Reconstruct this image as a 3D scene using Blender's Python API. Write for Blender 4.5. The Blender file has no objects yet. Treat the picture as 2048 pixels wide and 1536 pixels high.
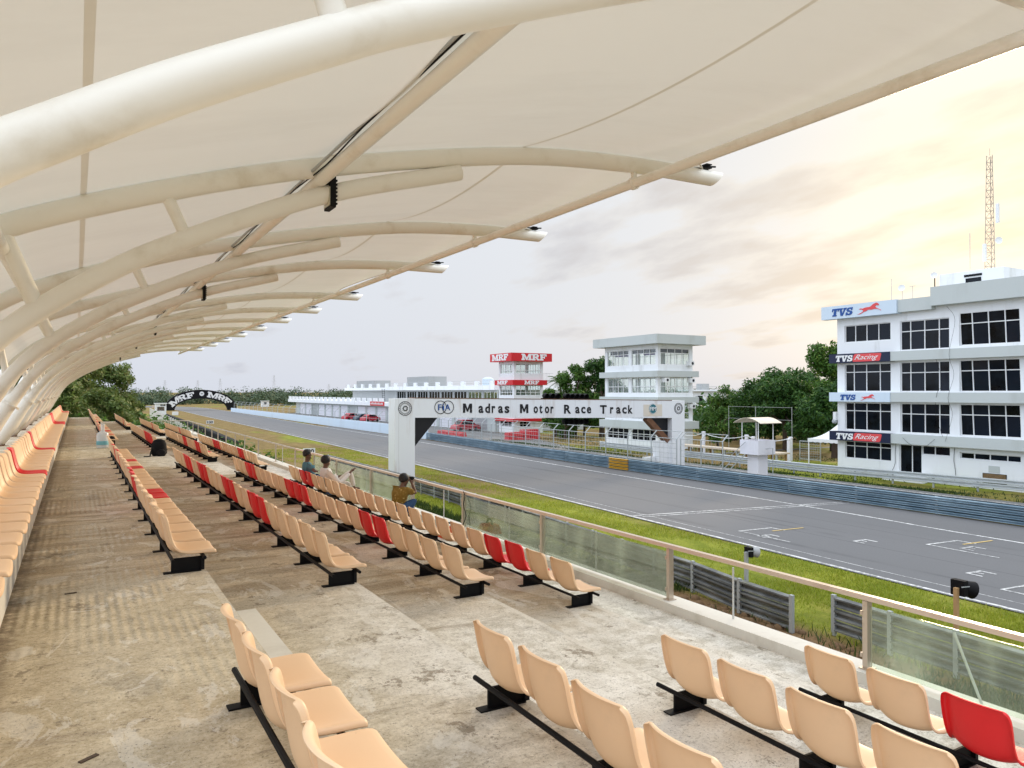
import bpy, bmesh, math, random
import numpy as np
from mathutils import Vector, Matrix
from mathutils.geometry import tessellate_polygon
random.seed(7); RNG = np.random.default_rng(11)
S = bpy.context.scene; COL = S.collection
R = math.radians

# ------------------------------------------------------------------ camera
cam_d = bpy.data.cameras.new('camera'); cam = bpy.data.objects.new('camera', cam_d); COL.objects.link(cam)
cam_d.sensor_width = 36.0; cam_d.lens = 36.0*1500/2048
cam_d.clip_start = 0.05; cam_d.clip_end = 9000
YAW = math.atan(871/1500); PITCH = math.atan(15.5/1500)
cam.location = (0, 0, 6.0)
cam.rotation_euler = (math.pi/2+PITCH, 0, -YAW)
S.camera = cam

# ------------------------------------------------------------------ light
SUN_AZ = R(64.3)      # from +Y towards +X
SUN_EL = R(12.5)
sdir = Vector((math.sin(SUN_AZ)*math.cos(SUN_EL), math.cos(SUN_AZ)*math.cos(SUN_EL), math.sin(SUN_EL)))
sun_d = bpy.data.lights.new('sun', 'SUN'); sun = bpy.data.objects.new('sun', sun_d); COL.objects.link(sun)
sun_d.energy = 2.0; sun_d.angle = R(12); sun_d.color = (1.0, 0.80, 0.55)
sun.rotation_euler = (-sdir).to_track_quat('-Z', 'Y').to_euler(); sun.location = (30, 15, 40)
S.view_settings.view_transform = 'Standard'; S.view_settings.look = 'None'
S.view_settings.gamma = 1.0; S.view_settings.exposure = 0.60
S.cycles.max_bounces = 8; S.cycles.diffuse_bounces = 5; S.cycles.transparent_max_bounces = 16
S.cycles.sample_clamp_indirect = 6.0
S.cycles.use_denoising = True

def make_world():
    w = bpy.data.worlds.new('World'); S.world = w; w.use_nodes = True
    nt = w.node_tree; N = nt.nodes; L = nt.links; N.clear()
    out = N.new('ShaderNodeOutputWorld')
    sky = N.new('ShaderNodeTexSky'); sky.sky_type = 'NISHITA'; sky.sun_disc = False
    sky.sun_elevation = SUN_EL; sky.sun_rotation = SUN_AZ; sky.dust_density = 3.0; sky.altitude = 10
    b1 = N.new('ShaderNodeBackground'); b1.inputs[1].default_value = 0.10; L.new(sky.outputs[0], b1.inputs[0])
    tc = N.new('ShaderNodeTexCoord')
    def vmath(op, a, b=None):
        n = N.new('ShaderNodeVectorMath'); n.operation = op
        if hasattr(a, 'links'): L.new(a, n.inputs[0])
        else: n.inputs[0].default_value = a
        if b is not None:
            if hasattr(b, 'links'): L.new(b, n.inputs[1])
            else: n.inputs[1].default_value = b
        return n
    def m(op, a, b=None, clamp=False):
        n = N.new('ShaderNodeMath'); n.operation = op; n.use_clamp = clamp
        for i, x in enumerate((a, b)):
            if x is None: continue
            if hasattr(x, 'links'): L.new(x, n.inputs[i])
            else: n.inputs[i].default_value = x
        return n.outputs[0]
    def ramp(fac, stops):
        n = N.new('ShaderNodeValToRGB'); e = n.color_ramp.elements
        e[0].position, e[0].color = stops[0][0], (*stops[0][1], 1); e[1].position, e[1].color = stops[-1][0], (*stops[-1][1], 1)
        for p, c in stops[1:-1]:
            k = e.new(p); k.color = (*c, 1)
        L.new(fac, n.inputs[0]); return n.outputs[0]
    def mix(fac, a, b, mode='MIX'):
        n = N.new('ShaderNodeMix'); n.data_type = 'RGBA'; n.blend_type = mode
        for i, x in ((0, fac), (6, a), (7, b)):
            if hasattr(x, 'links'): L.new(x, n.inputs[i])
            else: n.inputs[i].default_value = x if i == 0 else (*x, 1)
        return n.outputs[2]
    D = vmath('NORMALIZE', tc.outputs['Generated']).outputs[0]
    sep = N.new('ShaderNodeSeparateXYZ'); L.new(D, sep.inputs[0])
    z = m('MAXIMUM', sep.outputs[2], 0.0)
    # high thin overcast veil: pale lavender near the horizon, cool white above, brightest overhead and behind the stand
    veil = ramp(z, [(0.0, (0.47, 0.495, 0.555)), (0.10, (0.49, 0.515, 0.565)), (0.30, (0.53, 0.56, 0.60)), (0.55, (0.90, 0.95, 1.0)), (1.0, (1.65, 1.74, 1.86))])
    west = m('MULTIPLY', m('MAXIMUM', m('MULTIPLY', sep.outputs[0], -1.0), 0.0), 0.75)
    veil = mix(west, veil, (1.35, 1.52, 1.80))
    # warm glow round the veiled sun
    dot = m('MAXIMUM', vmath('DOT_PRODUCT', D, tuple(sdir)).outputs['Value'], 0.0)
    wide = m('MULTIPLY', m('POWER', dot, 6.0), 0.42)
    veil = mix(wide, veil, (0.55, 0.515, 0.47))
    near = m('MULTIPLY', m('POWER', dot, 55.0), 0.70)
    veil = mix(near, veil, (0.64, 0.575, 0.43))
    # broken cloud bank
    zz = m('ADD', sep.outputs[2], 0.16)
    comb = N.new('ShaderNodeCombineXYZ')
    L.new(m('DIVIDE', sep.outputs[0], zz), comb.inputs[0]); L.new(m('DIVIDE', sep.outputs[1], zz), comb.inputs[1])
    mp = N.new('ShaderNodeMapping'); L.new(comb.outputs[0], mp.inputs[0]); mp.inputs['Rotation'].default_value = (0, 0, R(-52)); mp.inputs['Scale'].default_value = (1.5, 0.85, 1); mp.inputs['Location'].default_value = (0.62, 0.25, 0)
    nz = N.new('ShaderNodeTexNoise'); nz.inputs['Scale'].default_value = 1.7; nz.inputs['Detail'].default_value = 9; nz.inputs['Roughness'].default_value = 0.52; L.new(mp.outputs[0], nz.inputs[0])
    cdir = Vector((0.80, 0.565, 0.20)).normalized()
    cd = m('MAXIMUM', vmath('DOT_PRODUCT', D, tuple(cdir)).outputs['Value'], 0.0)
    bank = m('POWER', cd, 9.0)
    low = m('SUBTRACT', 1.0, m('MULTIPLY', m('ABSOLUTE', m('SUBTRACT', sep.outputs[2], 0.185)), 5.5), True)
    cov = m('MULTIPLY', bank, low)
    dens = m('SUBTRACT', m('ADD', nz.outputs['Fac'], m('MULTIPLY', cov, 0.24)), 0.07)
    body = ramp(dens, [(0.0, (0, 0, 0)), (0.54, (0, 0, 0)), (0.70, (0.8, 0.8, 0.8)), (1.0, (1, 1, 1))])
    rim = ramp(dens, [(0.0, (0, 0, 0)), (0.54, (0, 0, 0)), (0.60, (0.8, 0.8, 0.8)), (0.66, (0, 0, 0)), (1.0, (0, 0, 0))])
    warm = m('POWER', dot, 8.0)
    ccol = mix(warm, (0.375, 0.385, 0.435), (0.43, 0.37, 0.30))
    rcol = mix(warm, (0.54, 0.55, 0.575), (0.70, 0.62, 0.47))
    veil = mix(m('MULTIPLY', rim, 0.32), veil, rcol)
    veil = mix(m('MULTIPLY', body, 0.85), veil, ccol)
    b2 = N.new('ShaderNodeBackground'); L.new(veil, b2.inputs[0]); b2.inputs[1].default_value = 1.0
    mx = N.new('ShaderNodeMixShader'); mx.inputs[0].default_value = 0.96
    L.new(b1.outputs[0], mx.inputs[1]); L.new(b2.outputs[0], mx.inputs[2]); L.new(mx.outputs[0], out.inputs[0])
make_world()

# ------------------------------------------------------------------ mesh helpers
class MB:
    def __init__(s): s.v = []; s.f = []
    def add(s, vs, fs):
        o = len(s.v); s.v += [tuple(map(float, p)) for p in vs]; s.f += [tuple(i+o for i in f) for f in fs]; return s
    def box(s, x0, x1, y0, y1, z0, z1):
        return s.add([(x0,y0,z0),(x1,y0,z0),(x1,y1,z0),(x0,y1,z0),(x0,y0,z1),(x1,y0,z1),(x1,y1,z1),(x0,y1,z1)],
                     [(0,3,2,1),(4,5,6,7),(0,1,5,4),(1,2,6,5),(2,3,7,6),(3,0,4,7)])
    def hexa(s, b, t):
        return s.add(list(b)+list(t), [(0,3,2,1),(4,5,6,7),(0,1,5,4),(1,2,6,5),(2,3,7,6),(3,0,4,7)])
    def bar(s, p, q, w, h=None, up=(0,0,1)):
        p = Vector(p); q = Vector(q); h = h or w; d = (q-p).normalized(); u = Vector(up)
        a = d.cross(u)
        if a.length < 1e-4: a = d.cross(Vector((1,0,0)))
        a.normalize(); b = a.cross(d).normalized(); a *= w/2; b *= h/2
        return s.hexa([p-a-b, p+a-b, p+a+b, p-a+b], [q-a-b, q+a-b, q+a+b, q-a+b])
    def tube(s, pts, r, n=10, caps=True):
        pts = [Vector(p) for p in pts]; m = len(pts); rs = r if isinstance(r, (list, tuple)) else [r]*m
        T = []
        for i in range(m):
            T.append((pts[min(i+1, m-1)]-pts[max(i-1, 0)]).normalized())
        u = Vector((0,0,1)) if abs(T[0].z) < 0.9 else Vector((0,1,0))
        a = (u - T[0]*u.dot(T[0])).normalized(); o = len(s.v)
        for i in range(m):
            a = (a - T[i]*a.dot(T[i])).normalized(); b = T[i].cross(a)
            for k in range(n):
                t = 2*math.pi*k/n; s.v.append(tuple(pts[i] + (a*math.cos(t)+b*math.sin(t))*rs[i]))
        for i in range(m-1):
            for k in range(n):
                k2 = (k+1) % n; s.f.append((o+i*n+k, o+i*n+k2, o+(i+1)*n+k2, o+(i+1)*n+k))
        if caps:
            s.f.append(tuple(o+k for k in range(n))[::-1]); s.f.append(tuple(o+(m-1)*n+k for k in range(n)))
        return s
    def lathe(s, c, prof, n=16, axis=(0,0,1)):
        c = Vector(c); ax = Vector(axis).normalized(); u = Vector((1,0,0)) if abs(ax.x) < .9 else Vector((0,1,0))
        a = (u-ax*u.dot(ax)).normalized(); b = ax.cross(a); o = len(s.v); m = len(prof)
        for r, h in prof:
            for k in range(n):
                t = 2*math.pi*k/n; s.v.append(tuple(c+ax*h+(a*math.cos(t)+b*math.sin(t))*max(r, 1e-4)))
        for i in range(m-1):
            for k in range(n):
                k2 = (k+1) % n; s.f.append((o+i*n+k, o+i*n+k2, o+(i+1)*n+k2, o+(i+1)*n+k))
        s.f.append(tuple(o+k for k in range(n))[::-1]); s.f.append(tuple(o+(m-1)*n+k for k in range(n)))
        return s
    def shape(s, loops, fr, th=0.02):
        """flat outline (with holes) in frame fr=(origin, ux, uy); given a thickness th along ux x uy"""
        o0, ux, uy = (Vector(x) for x in fr); nn = ux.cross(uy).normalized()
        loops3 = [[Vector((x, y, 0)) for x, y in lp] for lp in loops]
        tris = tessellate_polygon(loops3); flat = [p for lp in loops3 for p in lp]; o = len(s.v); k = len(flat)
        for p in flat: s.v.append(tuple(o0+ux*p.x+uy*p.y+nn*th))
        for p in flat: s.v.append(tuple(o0+ux*p.x+uy*p.y))
        for t in tris:
            a, b, c = (flat[i] for i in t)
            if (b-a).cross(c-a).z < 0: t = t[::-1]
            s.f.append(tuple(o+i for i in t))
        i0 = 0
        for lp in loops3:
            n = len(lp)
            for i in range(n):
                j = (i+1) % n; s.f.append((o+i0+i, o+k+i0+i, o+k+i0+j, o+i0+j))
            i0 += n
        return s
    def facade(s, pl, a0, a1, z0, z1, holes, th, P):
        """wall in a plane with openings. P(a, z, d) -> xyz, d goes into the wall"""
        A = sorted({a0, a1, *[h[0] for h in holes], *[h[1] for h in holes]}); Zs = sorted({z0, z1, *[h[2] for h in holes], *[h[3] for h in holes]})
        solid = lambda i, j: 0 <= i < len(A)-1 and 0 <= j < len(Zs)-1 and not any(h[0]-1e-6 <= A[i] and A[i+1] <= h[1]+1e-6 and h[2]-1e-6 <= Zs[j] and Zs[j+1] <= h[3]+1e-6 for h in holes)
        for i in range(len(A)-1):
            for j in range(len(Zs)-1):
                if not solid(i, j): continue
                b0, b1, c0, c1 = A[i], A[i+1], Zs[j], Zs[j+1]
                q = [P(b0,c0,0),P(b1,c0,0),P(b1,c1,0),P(b0,c1,0),P(b0,c0,th),P(b1,c0,th),P(b1,c1,th),P(b0,c1,th)]
                fs = [(0,1,2,3),(7,6,5,4)]
                if not solid(i-1, j): fs.append((0,3,7,4))
                if not solid(i+1, j): fs.append((1,5,6,2))
                if not solid(i, j-1): fs.append((0,4,5,1))
                if not solid(i, j+1): fs.append((3,2,6,7))
                s.add(q, fs)
        return s
    def build(s, name, mat, parent=None, org=None, smooth=False, fix=False):
        if org is None: org = tuple(parent['_o']) if parent is not None else (0,0,0)
        me = bpy.data.meshes.new(name)
        v = np.array(s.v, dtype=np.float64).reshape(-1, 3)-np.array(org)
        me.from_pydata(v.tolist(), [], s.f); me.update()
        if fix:
            bm = bmesh.new(); bm.from_mesh(me); bmesh.ops.recalc_face_normals(bm, faces=bm.faces); bm.to_mesh(me); bm.free()
        if mat: me.materials.append(mat)
        if smooth:
            me.polygons.foreach_set('use_smooth', [True]*len(me.polygons))
            if smooth != 'all':
                try: me.set_sharp_from_angle(angle=R(38))
                except Exception: pass
        o = bpy.data.objects.new(name, me); COL.objects.link(o)
        if parent is None: o.location = org
        else: o.parent = parent
        o['_o'] = tuple(org)
        return o

def tag(o, label=None, cat=None, group=None, kind=None):
    for k, v in (('label', label), ('category', cat), ('group', group), ('kind', kind)):
        if v: o[k] = v
    return o
def thing(name, label, cat, loc=(0,0,0), group=None):
    o = bpy.data.objects.new(name, None); COL.objects.link(o); o.location = loc; o['_o'] = tuple(map(float, loc)); o.empty_display_size = .2
    return tag(o, label, cat, group)
def copy_tree(o, parent=None):
    c = o.copy(); COL.objects.link(c)
    if parent is not None: c.parent = parent
    for ch in list(o.children): copy_tree(ch, c)
    return c
def bake(o, mats=True):
    dg = bpy.context.evaluated_depsgraph_get(); dg.update()
    me = bpy.data.meshes.new_from_object(o.evaluated_get(dg)); o.modifiers.clear(); old = o.data; o.data = me; return o
PX = lambda pl: (lambda a, z, d: (pl+d, a, z))      # wall facing -X
PY = lambda pl: (lambda a, z, d: (a, pl+d, z))      # wall facing -Y
PXb = lambda pl: (lambda a, z, d: (pl-d, a, z))
PYb = lambda pl: (lambda a, z, d: (a, pl-d, z))

# ------------------------------------------------------------------ materials
def newmat(name):
    m = bpy.data.materials.new(name); m.use_nodes = True; nt = m.node_tree; nt.nodes.clear()
    return m, nt, nt.nodes, nt.links
class G:
    """small node-graph writer"""
    def __init__(s, name):
        s.m, s.nt, s.N, s.L = newmat(name)
        s.out = s.N.new('ShaderNodeOutputMaterial'); s.geo = s.N.new('ShaderNodeNewGeometry'); s.tc = s.N.new('ShaderNodeTexCoord')
        s.pos = s.geo.outputs['Position']; s.obj = s.tc.outputs['Object']
    def put(s, sock, x):
        if hasattr(x, 'links'): s.L.new(x, sock)
        elif isinstance(x, (tuple, list)) and len(x) == 3 and len(sock.default_value) == 4: sock.default_value = (*x, 1)
        else: sock.default_value = x
    def math(s, op, a, b=0.0, clamp=False):
        n = s.N.new('ShaderNodeMath'); n.operation = op; n.use_clamp = clamp; s.put(n.inputs[0], a); s.put(n.inputs[1], b); return n.outputs[0]
    def noise(s, scale, vec=None, detail=6, rough=.6, stretch=None, dist=0.0):
        v = vec or s.pos
        if stretch:
            mp = s.N.new('ShaderNodeMapping'); s.L.new(v, mp.inputs[0]); mp.inputs['Scale'].default_value = stretch; v = mp.outputs[0]
        n = s.N.new('ShaderNodeTexNoise'); n.inputs['Scale'].default_value = scale; n.inputs['Detail'].default_value = detail; n.inputs['Roughness'].default_value = rough; n.inputs['Distortion'].default_value = dist
        s.L.new(v, n.inputs[0]); return n.outputs['Fac']
    def ramp(s, fac, lo, hi):
        n = s.N.new('ShaderNodeMapRange'); n.interpolation_type = 'SMOOTHSTEP'; s.put(n.inputs[0], fac); n.inputs[1].default_value = lo; n.inputs[2].default_value = hi; return n.outputs[0]
    def mix(s, fac, a, b, mode='MIX'):
        n = s.N.new('ShaderNodeMix'); n.data_type = 'RGBA'; n.blend_type = mode; s.put(n.inputs[0], fac); s.put(n.inputs[6], a); s.put(n.inputs[7], b); return n.outputs[2]
    def bump(s, h, strength=.3, dist=.02):
        n = s.N.new('ShaderNodeBump'); n.inputs['Strength'].default_value = strength; n.inputs['Distance'].default_value = dist; s.put(n.inputs['Height'], h); return n.outputs[0]
    def sep(s, v=None):
        n = s.N.new('ShaderNodeSeparateXYZ'); s.L.new(v or s.pos, n.inputs[0]); return n.outputs
    def rand(s): return s.geo.outputs['Random Per Island']
    def orand(s): return s.N.new('ShaderNodeObjectInfo').outputs['Random']
    def pbr(s, col, rough=.6, normal=None, metal=0.0, spec=.5, **kw):
        n = s.N.new('ShaderNodeBsdfPrincipled'); s.put(n.inputs['Base Color'], col); s.put(n.inputs['Roughness'], rough); s.put(n.inputs['Metallic'], metal); s.put(n.inputs['Specular IOR Level'], spec)
        if normal is not None: s.L.new(normal, n.inputs['Normal'])
        for k, v in kw.items(): s.put(n.inputs[k], v)
        return n.outputs[0]
    def end(s, sh): s.L.new(sh, s.out.inputs[0]); return s.m

def paint(name, col, rough=.5, dirt=(.35,.3,.24), amt=.35, scale=1.2, streak=True, spec=.4, metal=0., fine=.06):
    g = G(name)
    n = g.noise(scale, detail=8, stretch=(1,1,.25) if streak else None)
    d = g.math('MULTIPLY', g.ramp(n, .52, .78), amt)
    f = g.noise(scale*14, detail=4)
    c = g.mix(d, col, dirt); c = g.mix(g.math('MULTIPLY', f, fine*2), c, tuple(x*.7 for x in col))
    return g.end(g.pbr(c, g.math('ADD', rough-.1, g.math('MULTIPLY', f, .2)), g.bump(f, .12, .004), metal, spec))
def plain(name, col, rough=.5, spec=.4, metal=0.):
    g = G(name); f = g.noise(9, vec=g.obj, detail=5)
    return g.end(g.pbr(g.mix(g.math('MULTIPLY', f, .35), col, tuple(x*.6 for x in col)), rough, g.bump(f, .08, .003), metal, spec))

def m_floor():
    g = G('stained_concrete'); x, y, z = g.sep()
    big = g.noise(.55, detail=5, rough=.6); st = g.noise(1.3, stretch=(.45, 2.6, 1), detail=8, rough=.68, dist=.6); fine = g.noise(26, detail=6, rough=.7); mid = g.noise(5, detail=8, rough=.72)
    # foot traffic keeps the aisles and the front walk pale; the dirt lies between the rows
    def band(a, b, s=.5): return g.math('MULTIPLY', g.ramp(y, a-s, a+s), g.math('SUBTRACT', 1.0, g.ramp(y, b-s, b+s)))
    far_aisle = g.math('MAXIMUM', band(19.9, 24.2, .05), band(37.2, 40.0, .05))
    aisle = g.math('MAXIMUM', far_aisle, g.math('SUBTRACT', 1.0, g.ramp(y, 5.6, 7.4)))
    front = g.ramp(x, 4.7, 5.3)
    clean = g.math('MAXIMUM', aisle, front)
    clean = g.math('MAXIMUM', g.math('ADD', clean, g.math('MULTIPLY', g.math('SUBTRACT', big, .5), 1.1), True), g.math('MULTIPLY', far_aisle, .9))
    clean = g.math('MULTIPLY', clean, g.ramp(x, -.62, -.42))
    dirty = g.mix(g.ramp(st, .36, .66), (.42,.33,.22), (.66,.57,.43))
    dirty = g.mix(g.math('MULTIPLY', g.ramp(mid, .52, .74), .55), dirty, (.20,.15,.10))
    white = g.ramp(x, .8, 2.6)
    pale = g.mix(g.ramp(mid, .33, .68), g.mix(white, (.46,.385,.26), (.54,.50,.42)), g.mix(white, (.66,.575,.42), (.86,.83,.76)))
    pale = g.mix(g.math('MULTIPLY', g.ramp(st, .53, .75), .75), pale, (.27,.215,.155))
    c = g.mix(clean, dirty, pale)
    pm = g.noise(.9, vec=g.pos, detail=2, rough=.4, stretch=(1.2,.6,1)); c = g.mix(g.math('MULTIPLY', g.math('MULTIPLY', g.ramp(pm, .56, .575), white), .45), c, (.84,.81,.75))
    pm2 = g.noise(1.5, vec=g.pos, detail=5, rough=.6, stretch=(1.6,.7,1)); c = g.mix(g.math('MULTIPLY', g.ramp(pm2, .60, .66), .32), c, (.25,.225,.19))
    grit = g.noise(48, detail=6, rough=.85); c = g.mix(g.math('MULTIPLY', g.ramp(grit, .50, .66), .50), c, (.16,.125,.08)); c = g.mix(g.math('MULTIPLY', g.ramp(grit, .48, .34), .35), c, (.86,.83,.76))
    mot = g.noise(13, detail=10, rough=.86, stretch=(.7,1.3,1)); c = g.mix(g.math('MULTIPLY', g.ramp(mot, .555, .60), .55), c, (.19,.15,.10))
    chip = g.math('MULTIPLY', g.ramp(g.noise(3.4, detail=11, rough=.8, stretch=(1,.7,1)), .585, .61), .75); c = g.mix(chip, c, (.24,.195,.14))
    skim = g.math('MULTIPLY', g.ramp(g.noise(2.1, detail=9, rough=.72, stretch=(1.4,.8,1), dist=.8), .56, .58), .40); c = g.mix(skim, c, (.80,.77,.70))
    sp = g.ramp(g.noise(70, detail=3), .64, .68); c = g.mix(g.math('MULTIPLY', sp, .7), c, (.06,.045,.035))
    cr = g.ramp(g.noise(6, detail=11, rough=.84, stretch=(1.2,.45,1)), .61, .64); c = g.mix(g.math('MULTIPLY', cr, .6), c, (.13,.10,.07))
    for xe_ in (-.42, .97, 2.305, 3.64, 4.975):      # worn nosing, and dirt with painted-in shadow along the foot of each riser
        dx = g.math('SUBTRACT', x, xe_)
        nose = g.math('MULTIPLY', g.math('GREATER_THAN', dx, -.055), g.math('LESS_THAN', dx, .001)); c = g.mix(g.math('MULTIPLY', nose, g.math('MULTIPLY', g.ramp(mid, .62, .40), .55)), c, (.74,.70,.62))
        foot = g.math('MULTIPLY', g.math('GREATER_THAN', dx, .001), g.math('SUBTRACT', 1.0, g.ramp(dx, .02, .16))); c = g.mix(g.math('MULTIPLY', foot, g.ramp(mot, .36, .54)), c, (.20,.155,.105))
    # raked ridges left by the float on the middle of each terrace
    w = g.N.new('ShaderNodeTexWave'); w.bands_direction = 'X'; w.inputs['Scale'].default_value = 5.2; w.inputs['Distortion'].default_value = 1.6; w.inputs['Detail'].default_value = 4; w.inputs['Detail Scale'].default_value = 2.6; g.L.new(g.pos, w.inputs[0])
    mask = g.math('MULTIPLY', g.ramp(g.noise(1.0, detail=2, stretch=(.8, .7, 1)), .47, .6), g.math('ADD', .12, g.math('MULTIPLY', .8, g.math('SUBTRACT', 1.0, g.ramp(x, .6, 1.0)))))
    ridge = g.math('MULTIPLY', w.outputs['Fac'], mask)
    h = g.math('ADD', g.math('MULTIPLY', ridge, .8), g.math('ADD', g.math('MULTIPLY', mot, .7), g.math('MULTIPLY', mid, .9)))
    return g.end(g.pbr(c, .85, g.bump(h, .75, .016), 0, .25))
M = {}
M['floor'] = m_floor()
M['riser'] = paint('whitewashed_concrete', (.62,.60,.55), .8, (.3,.25,.18), .6, 2.2, fine=.15)
M['kerb'] = paint('pale_kerb_concrete', (.72,.70,.64), .8, (.38,.33,.25), .6, 1.6, streak=False, fine=.15)
M['tube'] = paint('cream_painted_steel', (.84,.805,.72), .38, (.46,.36,.20), .5, 2.0, streak=False, spec=.5, fine=.03)
def m_membrane():
    g = G('tensile_membrane'); x, y, z = g.sep()
    c = g.mix(g.math('MULTIPLY', g.ramp(g.noise(1.1, detail=8, rough=.65, stretch=(.22,1,1)), .42, .72), .55), (.76,.725,.65), (.65,.60,.51))
    seam = None
    for xs in (0.04, 2.1, 4.22):
        b = g.math('LESS_THAN', g.math('ABSOLUTE', g.math('SUBTRACT', x, xs)), .022); seam = b if seam is None else g.math('MAXIMUM', seam, b)
    c = g.mix(g.math('MULTIPLY', seam, .16), c, (.45,.36,.26))
    f = g.noise(1.6, detail=3, stretch=(.25,1,1)); nb = g.bump(f, .25, .05)
    d = g.pbr(c, .55, nb, 0, .3)
    t = g.N.new('ShaderNodeBsdfTranslucent'); g.put(t.inputs[0], g.mix(seam, (.86,.81,.70), (.5,.42,.3)))
    mx = g.N.new('ShaderNodeMixShader'); mx.inputs[0].default_value = .19; g.L.new(d, mx.inputs[1]); g.L.new(t.outputs[0], mx.inputs[2])
    return g.end(mx.outputs[0])
M['membrane'] = m_membrane()
def m_seat(name, a, b):
    g = G(name); r = g.orand(); n = g.noise(3.0, vec=g.obj, detail=6); f = g.noise(40, vec=g.obj, detail=4, rough=.7)
    c = g.mix(g.math('MULTIPLY', r, .55), a, b); c = g.mix(g.math('MULTIPLY', g.ramp(n, .55, .75), .22), c, tuple(q*.62 for q in a))
    sp = g.ramp(f, .68, .74); c = g.mix(g.math('MULTIPLY', sp, .35), c, tuple(q*.4 for q in a))
    return g.end(g.pbr(c, g.math('ADD', .36, g.math('MULTIPLY', n, .2)), g.bump(f, .06, .002), 0, .45))
M['beige'] = m_seat('beige_plastic', (.80,.555,.345), (.74,.485,.275))
M['red'] = m_seat('red_plastic', (.72,.012,.016), (.62,.012,.014))
M['black'] = plain('black_painted_steel', (.006,.006,.007), .6, .15)
M['blacksoft'] = plain('black_fabric', (.010,.010,.012), .85, .2)
M['steel'] = paint('brushed_stainless', (.58,.50,.42), .34, (.35,.25,.16), .5, 3.0, False, .5, .75)
M['rail'] = paint('weathered_handrail', (.64,.53,.43), .36, (.36,.22,.14), .6, 2.4, False, .5, .35)
M['rod'] = plain('galvanised_rod', (.62,.63,.62), .4, .5, .4)
def m_glass():
    g = G('dusty_glass'); x, y, z = g.sep()
    dust = g.math('ADD', .07, g.math('MULTIPLY', g.ramp(g.noise(2.2, detail=7, stretch=(1,1,.5)), .38, .75), .20))
    tr = g.N.new('ShaderNodeBsdfTransparent'); g.put(tr.inputs[0], (.94,.99,.945))
    df = g.N.new('ShaderNodeBsdfDiffuse'); g.put(df.inputs[0], (.80,.90,.76))
    tl = g.N.new('ShaderNodeBsdfTranslucent'); g.put(tl.inputs[0], (.72,.86,.68)); dm = g.N.new('ShaderNodeMixShader'); dm.inputs[0].default_value = .6; g.L.new(df.outputs[0], dm.inputs[1]); g.L.new(tl.outputs[0], dm.inputs[2]); df = dm
    gl = g.N.new('ShaderNodeBsdfGlossy'); gl.inputs['Roughness'].default_value = .03
    fr = g.N.new('ShaderNodeFresnel'); fr.inputs[0].default_value = 1.45
    a = g.N.new('ShaderNodeMixShader'); g.L.new(dust, a.inputs[0]); g.L.new(tr.outputs[0], a.inputs[1]); g.L.new(df.outputs[0], a.inputs[2])
    b = g.N.new('ShaderNodeMixShader'); g.L.new(g.math('MULTIPLY', fr.outputs[0], .8), b.inputs[0]); g.L.new(a.outputs[0], b.inputs[1]); g.L.new(gl.outputs[0], b.inputs[2])
    return g.end(b.outputs[0])
M['glass'] = m_glass()
def m_pane():
    g = G('clear_window'); tr = g.N.new('ShaderNodeBsdfTransparent'); g.put(tr.inputs[0], (.94,.97,.96))
    gl = g.N.new('ShaderNodeBsdfGlossy'); gl.inputs['Roughness'].default_value = .02
    b = g.N.new('ShaderNodeMixShader'); b.inputs[0].default_value = .07; g.L.new(tr.outputs[0], b.inputs[1]); g.L.new(gl.outputs[0], b.inputs[2]); return g.end(b.outputs[0])
M['pane'] = m_pane()
def m_dark():
    g = G('tinted_window'); n = g.noise(1.1, detail=3); f = g.noise(.5, detail=2)
    c = g.mix(g.ramp(n, .35, .7), (.003,.0035,.005), (.008,.011,.016)); c = g.mix(g.math('MULTIPLY', g.ramp(g.rand(), .55, 1.0), .8), c, (.009,.013,.022))
    return g.end(g.pbr(c, .06, g.bump(f, .03, .05), 0, .16))
M['dark'] = m_dark()
M['white'] = paint('white_masonry_paint', (.80,.82,.84), .65, (.40,.40,.36), .5, .9, fine=.04)
M['grey'] = paint('pale_grey_render', (.50,.535,.525), .75, (.33,.34,.31), .5, .45, fine=.06)
M['greyblock'] = paint('grey_tank_panels', (.36,.37,.37), .7, (.2,.2,.19), .4, .8)
M['navy'] = plain('navy_sign_board', (.006,.012,.045), .45)
M['blue'] = plain('blue_lettering', (.012,.075,.30), .45)
M['signred'] = plain('red_sign_paint', (.62,.018,.025), .45)
M['coral'] = plain('faded_red_emblem', (.72,.075,.08), .5)
M['signwhite'] = plain('white_sign_paint', (.82,.83,.84), .45)
M['signblack'] = plain('black_lettering', (.008,.008,.012), .5)
def m_gantry():
    g = G('rusty_white_panels'); n = g.noise(1.4, detail=9, stretch=(1,1,.15)); f = g.noise(5, detail=8, rough=.75)
    c = g.mix(g.math('MULTIPLY', g.ramp(n, .54, .76), .6), (.74,.755,.79), (.40,.31,.24))
    c = g.mix(g.math('MULTIPLY', g.ramp(f, .66, .73), .75), c, (.17,.085,.04))
    x, y, z = g.sep(); jx = g.math('LESS_THAN', g.math('ABSOLUTE', g.math('SUBTRACT', g.math('FRACT', g.math('DIVIDE', x, 2.76)), .5)), .004)
    c = g.mix(g.math('MULTIPLY', jx, .5), c, (.3,.28,.26))
    return g.end(g.pbr(c, .5, g.bump(n, .1, .01), 0, .4))
M['gantry'] = m_gantry()
M['rust'] = paint('rusty_edge', (.16,.075,.04), .8, (.05,.03,.02), .6, 3, False)
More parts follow.
